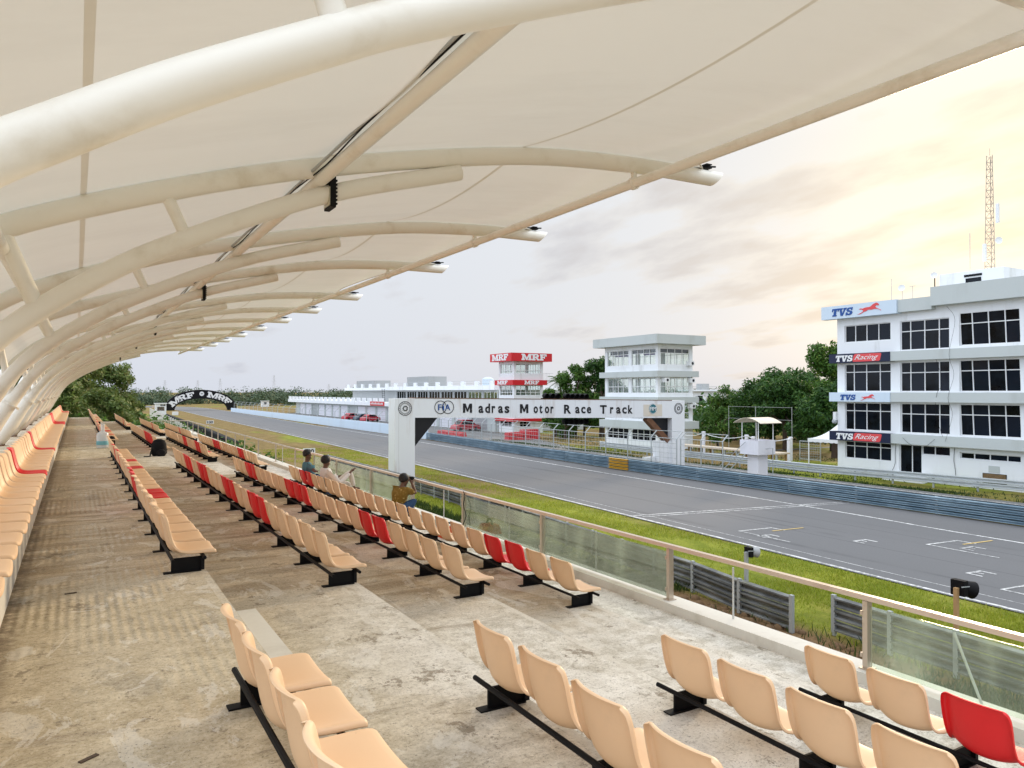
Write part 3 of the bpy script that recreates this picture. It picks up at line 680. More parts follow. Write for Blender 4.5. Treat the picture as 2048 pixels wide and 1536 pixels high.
t = MB(); pts = [(6.19,12.45,4.16)]+[(6.20+.02*math.sin(i*1.3), 12.42+.03*math.sin(i*.9), 4.16-.68*i/9) for i in range(1, 10)]+[(6.05,12.6,3.39),(5.85,12.3,3.385),(5.75,12.8,3.385)]
t.tube(pts, .008, 6); tag(t.build('cable', M['black'], org=(6.2,12.45,3.4)), 'thin black cable hanging over the handrail down to the deck', 'cable')

# ------------------------------------------------------------------ guard rails
def wbeam(pts, zc, side=1, h=.31, dpt=.08):
    """W-profile beam sweep. pts: (x,y); faces -X when side=1"""
    prof = [(0,-.5),(.9,-.40),(.9,-.26),(0,-.10),(0,.10),(.9,.26),(.9,.40),(0,.5)]
    mb = MB(); n = len(prof)
    for (x, y) in pts:
        for d, zz in prof: mb.v.append((x-side*d*dpt, y, zc+zz*h))
    for (x, y) in pts:
        for d, zz in prof: mb.v.append((x-side*d*dpt+.006*side, y, zc+zz*h))
    k = len(pts)
    for i in range(k-1):
        for j in range(n-1):
            a = i*n+j; mb.f.append((a, a+n, a+n+1, a+1)); a += k*n; mb.f.append((a, a+1, a+n+1, a+n))
    return mb
def resample(pts, step):
    out = []; 
    for (a, b_) in zip(pts[:-1], pts[1:]):
        n = max(1, round(math.dist(a, b_)/step))
        for i in range(n): out.append((a[0]+(b_[0]-a[0])*i/n, a[1]+(b_[1]-a[1])*i/n))
    out.append(pts[-1]); return out
def barrier(name, label, pts, zs, mat, step=2.0, side=1, poststep=2.0, ztop=.85, pmat=None, postside=1, group=None, pw=.06, bh=.31, bd=.08):
    t = thing(name, label, 'guard rail', (pts[0][0], pts[0][1], 0), group)
    rp = resample(pts, step)
    for zc in zs: wbeam(rp, zc, side, bh, bd).build('beam', mat, t, smooth=True)
    for x, y in resample(pts, poststep)[:95]:
        MB().box(x+.02*postside-pw if postside < 0 else x+.012, x+.02*postside if postside < 0 else x+.012+pw*1.4, y-.05, y+.05, -.02, ztop).build('post', pmat or M['galv'], t)
    return t
barrier('guard_rail', 'weathered grey guard rail at stand foot, long run beyond the gap', [(15.55,12.75),(15.7,14.6),(16.1,16.8),(16.9,28),(17.6,37),(17.7,60)], (.17,.46,.75), M['armco'], 1.8, 1, 1.95, .92, postside=-1, pw=.09, bh=.27, bd=.12)
barrier('guard_rail', 'weathered grey guard rail in the right corner behind the glass', [(16.3,12.1),(16.1,9),(15.9,5),(15.7,-6)], (.20,.50,.80), M['armco'], 1.8, 1, 2.0, .98, postside=-1, pw=.09, bh=.27, bd=.12)
b2 = barrier('guard_rail', 'long pale blue guard rail along the far side of the track', [(36.5,-12),(36.4,17),(36.2,30),(36.15,45),(36.6,62),(38.1,87)], (.14,.36,.58,.80), M['armcoblue'], 3, 1, 4.0, .9, bh=.165, bd=.13)
for zc in (.14,.36,.58,.80): wbeam(resample([(36.85,-12),(36.75,17),(36.55,30),(36.5,45),(36.95,62),(38.45,87)], 3), zc, -1, .165, .13).build('beam', M['armcoblue'], b2, smooth=True)
w_ = MB()
for zc in (.145,.365,.585,.80): 
    k = wbeam([(36.10,44.6),(36.05,46.9)], zc, 1, .165, .13); w_.add(k.v, k.f)
w_.build('yellow_panel', M['yellow'], b2, smooth=True)
barrier('guard_rail', 'double galvanised guard rail in front of the four storey building', [(47.3,14),(47.2,22.5),(46.2,30),(45.5,35),(45.5,39.5),(46.2,52),(47.2,63)], (.42,.72), M['armcogrey'], 3, 1, 3.0, .85, bh=.27, bd=.12)
# pit wall
t = thing('pit_wall', 'long pale blue concrete wall between the track and the pits', 'wall', (38.5, 150, 0))
lw = [(38.2,87.4),(38.3,100),(38.7,150),(39.6,200),(40.6,240)]; mb = MB(); n = len(lw)
vs = [(x,y,0) for x,y in lw]+[(x,y,1.45-.35*(y-87)/150) for x,y in lw]+[(x+.3,y,1.45-.35*(y-87)/150) for x,y in lw]+[(x+.3,y,0) for x,y in lw]
fs = [(i+k*n, i+1+k*n, i+1+(k+1)*n, i+(k+1)*n) for k in range(3) for i in range(n-1)]+[(0,n,2*n,3*n),(n-1,4*n-1,3*n-1,2*n-1)]
mb.add(vs, fs).build('wall', M['wallpaint'], t, fix=True)
# debris fence behind the blue rail
def fence(label, pts, h, step, lean, mat, wires=6, r=.045, vert=None):
    t = thing('debris_fence', label, 'fence', (pts[0][0], pts[0][1], 0), 'mesh fences beside the pits')
    rp = resample(pts, step)
    for x, y in rp:
        MB().tube([(x,y,-.02),(x,y,h),(x-lean,y,h+abs(lean)*.9)] if lean else [(x,y,-.02),(x,y,h)], r, 8).build('post', mat, t, smooth=True)
    g_ = MB()
    for k in range(wires):
        z = .75+(h-.75)*k/(wires-1); g_.tube([(x,y,z) for x, y in rp], .014 if k < wires-1 else .026, 4, False)
    if lean: g_.tube([(x-lean,y,h+abs(lean)*.9) for x, y in rp], .022, 4, False)
    for x, y in resample(pts, vert or step/6): g_.tube([(x,y,.7),(x,y,h)], .008, 4, False)
    g_.build('mesh', M['galv'], t)
    return t
fence('wire debris fence with grey posts behind the blue guard rail', [(38.05,41.5),(37.4,52),(38.2,68),(39.6,88)], 2.55, 2.6, -.55, M['galv'])
fence('wire debris fence on top of the pale blue pit wall', [(39.0,90),(39.4,130),(40.4,200),(41.2,238)], 2.5, 6.0, -.6, M['galv'], 4, .05, 3.0)
fence('short debris fence bay right of the gantry', [(38.9,42.0),(39.1,38.0)], 2.5, 2.0, -.5, M['galv'], 5)

# ------------------------------------------------------------------ lettering
def font_mesh(s, fr, h, width=None, bold=0., shear=0., th=.02, spacing=1.0, mb=None, center=False, vjust=None):
    cu = bpy.data.curves.new('t', 'FONT'); cu.body = s; cu.size = 1.0; cu.offset = bold; cu.shear = shear; cu.space_character = spacing; cu.resolution_u = 3
    o = bpy.data.objects.new('t', cu); COL.objects.link(o); dg = bpy.context.evaluated_depsgraph_get(); dg.update()
    me = bpy.data.meshes.new_from_object(o.evaluated_get(dg)); bpy.data.objects.remove(o)
    v = np.array([tuple(p.co) for p in me.vertices]).reshape(-1, 3); fs = [tuple(p.vertices) for p in me.polygons]
    x0, x1 = v[:,0].min(), v[:,0].max(); y1 = v[:,1].max(); y0 = 0.0 if vjust is None else v[:,1].min()
    sy = h/(y1-y0); sx = sy if width is None else width/(x1-x0)
    o0, ux, uy = (Vector(q) for q in fr); nn = ux.cross(uy).normalized(); cx = (x0+x1)/2 if center else x0
    mb = mb or MB(); base = len(mb.v)
    for p in v: mb.v.append(tuple(o0+ux*((p[0]-cx)*sx)+uy*((p[1]-y0)*sy)+nn*th))
    for f in fs: mb.f.append(tuple(i+base for i in f))
    # sides, so the letters have a thickness
    ec = {}
    for f in fs:
        for a, b_ in zip(f, f[1:]+f[:1]): ec[(a, b_)] = 1
    k = len(v)
    for p in v: mb.v.append(tuple(o0+ux*((p[0]-cx)*sx)+uy*((p[1]-y0)*sy)))
    for (a, b_) in list(ec):
        if (b_, a) not in ec: mb.f.append((base+a, base+k+a, base+k+b_, base+b_))
    bpy.data.meshes.remove(me); return mb
LET = {  # slab-serif letters drawn in a unit box (width given)
 'M': (1.55, [[(0,0),(.52,0),(.52,.22),(.42,.22),(.42,.62),(.72,.0),(.86,0),(1.13,.62),(1.13,.22),(1.03,.22),(1.03,0),(1.55,0),(1.55,.22),(1.44,.22),(1.44,.78),(1.55,.78),(1.55,1),(1.10,1),(.80,.38),(.47,1),(0,1),(0,.78),(.11,.78),(.11,.22),(0,.22)]]),
 'R': (1.15, [[(0,0),(.52,0),(.52,.22),(.43,.22),(.43,.38),(.55,.38),(.78,0),(1.15,0),(1.15,.22),(1.0,.22),(.86,.43),(1.02,.56),(1.04,.76),(.94,.93),(.74,1),(0,1),(0,.78),(.11,.78),(.11,.22),(0,.22)], [(.43,.58),(.43,.80),(.64,.80),(.72,.75),(.72,.63),(.64,.58)]]),
 'F': (1.05, [[(0,0),(.55,0),(.55,.22),(.43,.22),(.43,.40),(.62,.40),(.62,.30),(.78,.30),(.78,.70),(.62,.70),(.62,.60),(.43,.60),(.43,.79),(.86,.79),(.86,.64),(1.05,.64),(1.05,1),(0,1),(0,.78),(.11,.78),(.11,.22),(0,.22)]]),
 'T': (1.0, [[(.20,0),(.80,0),(.80,.2),(.68,.2),(.68,.8),(.84,.8),(.84,.62),(1.0,.62),(1.0,1),(0,1),(0,.62),(.16,.62),(.16,.8),(.32,.8),(.32,.2),(.20,.2)]]),
 'V': (1.1, [[(.40,0),(.72,0),(.98,.8),(1.1,.8),(1.1,1),(.64,1),(.64,.8),(.74,.8),(.58,.28),(.42,.8),(.52,.8),(.52,1),(0,1),(0,.8),(.12,.8)]]),
 'S': (.95, [[(0,0),(.17,0),(.20,.07),(.32,.01),(.55,0),(.80,.06),(.93,.20),(.93,.40),(.80,.54),(.55,.60),(.36,.66),(.34,.76),(.44,.82),(.58,.80),(.68,.70),(.70,.62),(.86,.62),(.86,1),(.70,1),(.67,.94),(.55,1),(.38,1),(.16,.94),(.04,.80),(.05,.60),(.18,.48),(.42,.42),(.58,.36),(.60,.26),(.50,.19),(.34,.20),(.22,.29),(.18,.40),(0,.40)]]),
}
def slab(word, fr, h, mb, slant=0., gap=.06, th=.03, sx=1.0):
    o0, ux, uy = (Vector(q) for q in fr); x = 0
    for ch in word:
        w, loops = LET[ch]
        mb.shape([[((x+px+py*slant)*h*sx, py*h) for px, py in lp] for lp in loops], (o0, ux, uy), th); x += w+gap
    return x*h*sx
def slab_w(word, gap=.06): return sum(LET[c][0]+gap for c in word)-gap
def ring(mb, c, ux, uy, r0, r1, n=32, th=.02):
    return mb.shape([[(r1*math.cos(2*math.pi*k/n), r1*math.sin(2*math.pi*k/n)) for k in range(n)], [(r0*math.cos(-2*math.pi*k/n), r0*math.sin(-2*math.pi*k/n)) for k in range(n)]], (c, ux, uy), th)
def disc(mb, c, ux, uy, r, n=28, th=.015): return mb.shape([[(r*math.cos(2*math.pi*k/n), r*math.sin(2*math.pi*k/n)) for k in range(n)]], (c, ux, uy), th)
HORSE = [(0,.02),(.06,.06),(.16,.16),(.24,.26),(.26,.34),(.22,.44),(.16,.50),(.08,.52),(.12,.60),(.20,.58),(.24,.56),(.30,.62),(.40,.66),(.52,.66),(.58,.72),(.62,.82),(.68,.92),(.78,.98),(.74,1.0),(.82,1.0),(.86,.96),(.90,.86),(.92,.76),(.88,.72),(.82,.76),(.78,.72),(.76,.62),(.80,.52),(.88,.42),(.96,.32),(1.0,.22),(.97,.22),(.92,.32),(.84,.40),(.74,.42),(.66,.40),(.60,.36),(.52,.40),(.44,.38),(.40,.30),(.36,.26),(.30,.24),(.22,.14),(.12,.05)]

# ------------------------------------------------------------------ start gantry
t = thing('start_gantry', 'white rust streaked gantry spanning the track with the race track name', 'gantry', (30, 45.8, 0))
yg = 45.4; UXg, UYg = (1,0,0), (0,0,1)
MB().box(17.68, 19.06, yg, 46.55, -.02, 5.57).build('pillar', M['gantry'], t)
MB().box(41.14, 42.48, yg, 46.55, -.02, 5.30).build('pillar', M['gantry'], t)
MB().hexa([(19.06,yg+.004,4.31),(41.14,yg+.004,3.91),(41.14,46.5,3.91),(19.06,46.5,4.31)], [(19.06,yg+.004,5.57),(41.14,yg+.004,5.29),(41.14,46.5,5.29),(19.06,46.5,5.57)]).build('beam', M['gantry'], t)
MB().hexa([(19.06,yg-.01,5.571),(41.14,yg-.01,5.291),(41.14,46.5,5.291),(19.06,46.5,5.571)], [(19.06,yg-.01,5.62),(41.14,yg-.01,5.34),(41.14,46.5,5.34),(19.06,46.5,5.62)]).build('top_edge', M['rust'], t)
MB().hexa([(19.061,yg+.2,2.35),(19.20,yg+.2,2.50),(19.20,46.3,2.50),(19.061,46.3,2.35)], [(19.061,yg+.2,4.305),(20.75,yg+.2,4.275),(20.75,46.3,4.275),(19.061,46.3,4.305)]).build('brace', M['signblack'], t)
k = MB(); k.bar((38.75,yg+.35,3.93),(40.9,yg+.35,2.05),.5,.42); k.build('brace', M['rust'], t)
MB().hexa([(41.0,yg+.5,2.1),(41.139,yg+.5,2.1),(41.139,46.3,2.1),(41.0,46.3,2.1)], [(39.1,yg+.5,3.93),(41.139,yg+.5,3.905),(41.139,46.3,3.905),(39.1,46.3,3.93)]).build('brace', M['signblack'], t)
MB().box(39.98, 41.135, yg+.15, 46.4, -.02, 2.1).build('plinth', M['gantry'], t)
zt = lambda x: 4.31-.40*(x-19.06)/22.08
lt = None
for w_, xa, xb in (('M',22.54,23.2),('adras',23.72,26.28),('M',27.01,27.72),('otor',28.14,30.05),('R',30.75,31.35),('ace',31.75,33.31),('T',34.0,34.62),('rack',34.95,37.26)):
    cap = len(w_) == 1
    if cap:
        if lt: lt.build('lettering', M['signblack'], t)
        lt = MB()
    hh = .60 if cap else (.48 if w_ == 'ace' else .62)
    if cap and w_ == 'M': lt.shape([[(px_*.68, py_*.62) for px_, py_ in ((0,0),(.24,0),(.24,.62),(.43,.12),(.57,.12),(.76,.62),(.76,0),(1,0),(1,1),(.72,1),(.5,.42),(.28,1),(0,1))]], ((xa,yg,zt(xa)+.34),(1,0,-.018),UYg), .02)
    elif cap: font_mesh(w_, ((xa,yg,zt(xa)+.34),(1,0,-.018),UYg), .62, xb-xa, .03, th=.02, mb=lt)
    else:
        n_ = len(w_); step = (xb-xa)/n_
        for q, ch in enumerate(w_):
            hh = .62 if ch in 'dtk' else .46
            if ch == 't': hh = .56
            font_mesh(ch, ((xa+step*q,yg,zt(xa+step*q)+.36),(1,0,-.018),UYg), hh, step*(.74 if ch not in 'tr' else .54), .026, th=.02, mb=lt)
lt.build('lettering', M['signblack'], t)
f_ = MB(); zc = zt(21)+.70
for cx in (20.88, 21.42): ring(f_, (cx,yg,zc), UXg, UYg, .40, .44, 32)
f_.build('emblem', M['signblack'], t)
f_ = MB()
for ch_, x0_, w_ in (('F',20.70,.25),('i',21.02,.12),('A',21.20,.38)): font_mesh(ch_, ((x0_,yg-.022,zc-.20),UXg,UYg), .40, w_, .012, th=.012, mb=f_)
f_.build('emblem', M['blue'], t)
for cx, zc2, rr, xx in ((18.37,4.92,.47,0),(41.82,4.66,.44,1)):
    e = MB(); ring(e, (cx,yg,zc2), UXg, UYg, rr-.03, rr, 32); ring(e, (cx,yg,zc2), UXg, UYg, rr*.68, rr*.72, 28)
    for q in range(9):
        a = q*.7+.3; e.shape([[(rr*.3*math.cos(a)-.06,rr*.3*math.sin(a)-.03),(rr*.3*math.cos(a)+.07,rr*.3*math.sin(a)-.02),(rr*.3*math.cos(a)+.02,rr*.3*math.sin(a)+.06)]], ((cx,yg,zc2),UXg,UYg), .02+.0006*q)
    for q in range(22):
        a = 2*math.pi*q/22; e.box(cx+rr*.84*math.cos(a)-.016, cx+rr*.84*math.cos(a)+.016, yg-.02, yg-.001, zc2+rr*.84*math.sin(a)-.022, zc2+rr*.84*math.sin(a)+.022)
    e.build('emblem', M['signblack'], t)
MB().box(38.2, 40.1, yg-.008, yg-.001, 4.02+.05, 5.0).build('emblem_board', paint('bleached_sticker', (.66,.60,.52), .6, (.60,.38,.18), .5, 1.0, False), t)
e = MB(); disc(e, (39.15,yg-.009,4.66), UXg, UYg, .40); e.build('emblem', plain('teal_globe', (.03,.16,.20), .5), t)
e = MB(); font_mesh('FIM', ((39.15,yg-.026,4.53),UXg,UYg), .28, .66, .015, .2, .012, mb=e, center=True); ring(e, (39.15,yg-.026,4.66), UXg, UYg, .36, .385, 28, .01); e.build('emblem', M['signwhite'], t)
def lamp_row(label, xs, zf, yy=45.9):
    tt = thing('signal_light_row', label, 'signal lights', (sum(xs)/len(xs), yy, zf(xs[0])), 'signal lamps on the gantry')
    for x in xs:
        l = MB().lathe((x,yy+.2,zf(x)+.24), [(.06,0),(.17,.02),(.20,.12),(.21,.42),(.205,.46),(.19,.44),(.17,.2)], 14, (0,-1,-.12)); l.build('lamp', M['black'], tt, smooth=True)
    MB().bar((xs[0]-.3,yy+.1,zf(xs[0])+.03),(xs[-1]+.3,yy+.1,zf(xs[-1])+.03),.06).build('mounting_bar', M['black'], tt)
ztop = lambda x: 5.62-.28*(x-19.06)/22.08
lamp_row('left row of hooded black signal lamps on top of the gantry', [29.45,29.95,30.42], ztop)
lamp_row('right row of hooded black signal lamps on top of the gantry', [31.25,31.68,32.12,32.55,32.98], ztop)
lamp_row('row of hooded black signal lamps under the gantry beam', [31.15,31.6,32.05,32.5,32.95], lambda x: zt(x)-.50)
tag(MB().box(39.1, 39.95, 46.0, 46.6, -.02, .80).build('utility_box', M['gantry'], org=(39.5,46.3,0)), 'squat white metal box against the right gantry pillar', 'box')

# ------------------------------------------------------------------ four storey building (TVS)
F_ = 48.9; SC = lambda v: v      # main facade plane
t = thing('race_office_building', 'white four storey office block with dark tinted windows and sign bands', 'building', (54, 27, 0))
Yr, Yl = 14.0, 35.80; DEEP = 61.0
holes = []; panes = []
def win(y0, y1, z0, z1, cols, split=None, lean=0.0): holes.append((y0, y1, z0, z1)); panes.append((y0, y1, z0, z1, cols, split, lean))
b1c = [.0,.25,.5,.75,1.]
win(31.83,35.44,9.60,10.85,[0,.235,.485,.74,1]); 
for z0, z1 in ((6.01,8.02),(3.22,5.22)): win(31.83,35.44,z0,z1,[0,.20,.475,.765,1],.70)
win(31.83,35.44,1.15,2.42,[0,.20,.475,.765,1],.72)
for z0, z1 in ((8.82,10.83),(6.0,8.02),(3.2,5.22)): win(27.77,31.14,z0,z1,[0,.21,.5,.79,1],.64)
win(29.66,31.25,.42,2.42,[0,.56,1]); win(27.77,29.655,1.80,2.42,[0,.46,1])
for z0, z1 in ((8.95,11.05),(6.0,8.02),(3.2,5.22)): win(23.55,27.15,z0,z1,[0,.22,.49,.76,1],.66,.25)
win(23.55,27.15,1.72,2.15,[0,.24,.5,.78,1])
for z0, z1 in ((8.95,11.05),(6.0,8.02),(3.2,5.22)): win(19.0,22.8,z0,z1,[0,.25,.5,.75,1],.66,.25)
win(19.0,22.8,1.72,2.15,[0,.25,.5,.75,1])
wl = MB(); wl.facade(None, Yr, Yl, -.02, 12.25, holes, .28, PX(F_))
wl.box(F_, DEEP, Yl+.0005, Yl+.25, -.02, 12.25); wl.box(F_, DEEP, Yr-.25, Yr-.0005, -.02, 12.25); wl.box(DEEP, DEEP+.25, Yr-.25, Yl+.25, -.02, 12.25)
wl.build('wall', M['white'], t)
MB().box(F_+.3, DEEP-.01, Yr, Yl, 12.0, 12.2).build('roof', M['grey'], t)
MB().box(F_+1.2, F_+1.3, Yr, Yl, .1, 11.9).build('interior', plain('dark_interior', (.012,.012,.014), .9), t)
for (y0, y1, z0, z1, cols, split, lean) in panes:
    w = MB(); xa = F_+.14; off_ = lambda z: xa-lean*(z-z0)/(z1-z0)*.6+ (lean*.3)
    zsp = [z0]+([z0+(z1-z0)*split] if split else [])+[z1]
    for c0, c1 in zip(cols[:-1], cols[1:]):
        for za, zb in zip(zsp[:-1], zsp[1:]):
            ya, yb = y1-c1*(y1-y0), y1-c0*(y1-y0); tl_ = random.uniform(-.012, .012); tz = random.uniform(-.008, .008)
            w.hexa([(off_(za)+tl_,ya,za),(off_(za)+.02,ya,za),(off_(za)+.02,yb,za),(off_(za)-tl_,yb,za)], [(off_(zb)+tl_+tz,ya,zb),(off_(zb)+.02,ya,zb),(off_(zb)+.02,yb,zb),(off_(zb)-tl_+tz,yb,zb)])
    wo = w.build('window', M['dark'], t)
    fr = MB(); L_ = y1-y0
    for c in cols:
        y = y1-c*L_; y = min(max(y, y0+.035), y1-.035); fr.bar((off_(z0)-.03,y,z0),(off_(z1)-.03,y,z1),.055,.05,(1,0,0))
    zs_ = [z0+.03, z1-.03]+([z0+(z1-z0)*split] if split else [])
    for z in zs_: fr.bar((off_(z)-.032,y0,z),(off_(z)-.032,y1,z),.05,.055)
    fr.build('frame', M['signwhite'], wo)
def slabbox(name, mat, x0, y0, y1, z0, z1, x1=F_-.002): return MB().box(x0, x1, y0, y1, z0, z1).build(name, mat, t)
PBX = F_-.62
slabbox('sign_fascia', M['wallpaint'], PBX, 31.0, 36.95, 11.36, 12.31)
slabbox('parapet', M['grey'], PBX+.15, 28.65, 30.998, 11.42, 12.27)
slabbox('parapet', M['grey'], PBX-.05, Yr-.4, 28.62, 11.62, 12.84)
for zb, mt in ((8.10,'navy'),(5.29,'wallpaint'),(2.45,'navy')):
    slabbox('sign_band', M[mt], PBX, 31.50, 36.3, zb, zb+.66); slabbox('sunshade', M['grey'], PBX+.06, Yr-.3, 31.498, zb+.02, zb+.66)
MB().box(PBX, F_+2, 35.802+.25, 36.3, 8.1, 8.75)
fx = PBX-.001; UXf, UYf = (0,-1,0), (0,0,1)
def on(y, z): return (fx, y, z)
for yy_, zz_, hh_, sl_, mt_ in ((36.1,11.54,.56,.22,'blue'),(35.4,5.40,.40,.22,'blue'),(35.75,8.19,.45,.16,'signwhite'),(35.75,2.54,.45,.16,'signwhite')):
    s_ = MB(); slab('TVS', (on(yy_, zz_),UXf,UYf), hh_, s_, sl_, .02); s_.build('lettering', M[mt_], t)
for yy_, zz_, wx_, wy_ in ((33.95,11.50,1.85,.72),(33.75,5.38,1.15,.44)): MB().shape([[(x*wx_, y*wy_) for x, y in HORSE]], (on(yy_,zz_),UXf,UYf), .025).build('emblem', M['coral'], t)
for zb in (8.15, 2.50):
    MB().shape([[(.06,0),(2.05,0),(2.14,.08),(2.24,.48),(2.18,.56),(.2,.56),(.1,.48),(0,.08)]], (on(34.35,zb),UXf,UYf), .012).build('emblem_panel', M['coral'], t)
    r_ = MB(); font_mesh('Racing', ((fx-.013,34.18,zb+.15),UXf,UYf), .34, 1.85, .0, .55, .012, mb=r_); r_.build('lettering', M['signwhite'], t)
# penthouse, entrance steps, vents, cables
ph = MB(); ph.box(52.0, 57.0, 26.0, 30.2, 12.2, 14.15); ph.build('penthouse', M['white'], t)
MB().box(51.96, 51.998, 27.4, 28.4, 12.9, 13.65).build('window', M['dark'], t); MB().box(51.96, 51.998, 27.35, 28.5, 13.75, 13.9).build('window', M['dark'], t)
st = MB()
for q in range(3): st.box(F_-.35*(3-q), F_-.35*(2-q)-.002 if q < 2 else F_-.002, 29.3-.1*(3-q), 31.5+.1*(3-q), -.02, .13*(q+1))
st.build('entrance_steps', M['white'], t)
v_ = MB(); v_.box(F_-.03, F_-.001, 24.35, 25.75, .35, .95); v_.build('vent', plain('dark_vent', (.05,.04,.025), .8), t)
for q in range(7): 
    pass
vs_ = MB()
for q in range(8): vs_.box(F_-.045, F_-.0305, 24.4, 25.7, .38+q*.07, .405+q*.07)
vs_.build('vent_slats', M['wood'], t)
MB().box(F_-.02, F_-.001, 24.75, 25.4, 1.0, 1.42).build('hatch', M['grey'], t)
def wire(label, pts, r=.012, sag=.0):
    mb = MB(); mb.tube(cat_rom(pts, 5), r, 5); return tag(mb.build('cable', M['black'], org=pts[0]), label, 'cable', 'loose cables on the white building')
wire('black cable looping down the white wall left of the entrance', [(F_-.03,31.45,2.5),(F_-.05,31.5,1.8),(F_-.06,31.55,.9),(F_-.2,32.0,.25),(F_-.5,32.9,.02)], .014)
wire('thin cables hanging down the pillar between the window bays', [(F_-.66,27.55,11.5),(F_-.1,27.35,10.6),(F_-.66,27.42,8.4),(F_-.08,27.45,7.1),(F_-.66,27.5,5.6),(F_-.1,27.55,4.5),(F_-.66,27.7,2.8)], .008)
wire('thin cable sagging in front of the middle windows', [(F_-.6,28.3,8.1),(F_-.35,28.0,6.6),(F_-.6,28.25,5.9),(F_-.3,28.5,4.5),(F_-.6,27.9,3.1)], .010)
wire('thin cable draped below the lowest sunshade', [(F_-.62,30.6,2.9),(F_-.64,30.0,2.45),(F_-.64,29.2,2.3),(F_-.62,28.4,2.9)], .010)
wire('frayed wires bundled at the foot of the pillar', [(F_-.04,27.45,2.4),(F_-.06,27.5,1.6),(F_-.05,27.4,.8),(F_-.15,27.45,.2)], .014)
# roof aerials
def pole(name, label, cat, x, y, z0, z1, r=.02, extra=None, mat='galv'):
    tt = thing(name, label, cat, (x, y, z0), 'aerials on the roofs'); MB().tube([(x,y,z0),(x,y,z1)], r, 6).build('pole', M[mat], tt)
    if extra: extra(tt, x, y, z1)
    return tt
pole('aerial', 'thin whip aerial on the sign corner of the office roof', 'aerial', 49.6, 32.2, 12.25, 13.95)
def dish(tt, x, y, z): MB().lathe((x-.05,y,z), [(.02,0),(.14,.03),(.22,.09),(.225,.10),(.14,.045)], 16, (-1,-.4,.15)).build('dish', M['signwhite'], tt, smooth=True)
pole('dish_aerial', 'small round dish aerial on a thin roof pole', 'aerial', 49.6, 31.4, 12.25, 13.2, .02, dish)
pole('aerial', 'short T shaped aerial right of the small dish', 'aerial', 49.6, 30.65, 12.25, 13.25, .02, lambda tt,x,y,z: MB().bar((x,y-.2,z),(x,y+.22,z),.03).build('crossbar', M['galv'], tt))
pole('aerial', 'tall thin aerial beside the lattice mast', 'aerial', 54.0, 29.2, 14.15, 17.1, .022)
pole('dish_aerial', 'white dish on the corner of the roof cabin', 'aerial', 51.7, 30.35, 12.9, 14.1, .04, dish, 'black')
t = thing('lattice_mast', 'tall tapering lattice radio mast on the office roof', 'mast', (54.1, 27.9, 12.2))
lat = MB(); z0, z1 = 12.2, 22.2; wid_ = lambda z: .62-.30*(z-z0)/(z1-z0)
corner = lambda k, z: (54.1+wid_(z)*.62*math.cos(k*2.094+.3), 27.9+wid_(z)*.62*math.sin(k*2.094+.3), z)
for k in range(3): lat.tube([corner(k, z0), corner(k, z1)], .022, 6)
nz = 21
for i in range(nz):
    za = z0+(z1-z0)*i/nz; zb = z0+(z1-z0)*(i+1)/nz
    for k in range(3):
        lat.bar(corner(k, za), corner((k+1) % 3, za), .02)
        lat.bar(corner(k if i % 2 else (k+1) % 3, za), corner((k+1) % 3 if i % 2 else k, zb), .02)
lat.tube([(54.1,27.9,z1),(54.1,27.9,z1+.5)], .012, 5); lat.build('lattice', M['mastpaint'], t)
MB().box(53.6, 53.75, 27.1, 27.3, 17.4, 18.7).build('panel_antenna', M['signwhite'], t); MB().box(53.5, 53.65, 27.9, 28.1, 14.9, 16.1).build('panel_antenna', M['signwhite'], t)
MB().lathe((53.7,27.2,16.2), [(.02,0),(.22,.06),(.24,.1),(.1,.05)], 14, (-.6,-.8,0)).build('dish', M['signwhite'], t)
ac = thing('outdoor_unit', 'small white lamp unit on the left edge of the office wall', 'lamp', (48.8, 36.15, 4.2)); MB().box(48.7, 49.1, 36.055, 36.3, 3.9, 4.5).build('case', M['signwhite'], ac); MB().lathe((48.6,36.2,3.8), [(.1,0),(.16,.05),(.16,.25),(.1,.3)], 12, (1,0,0)).build('lamp', M['galv'], ac)

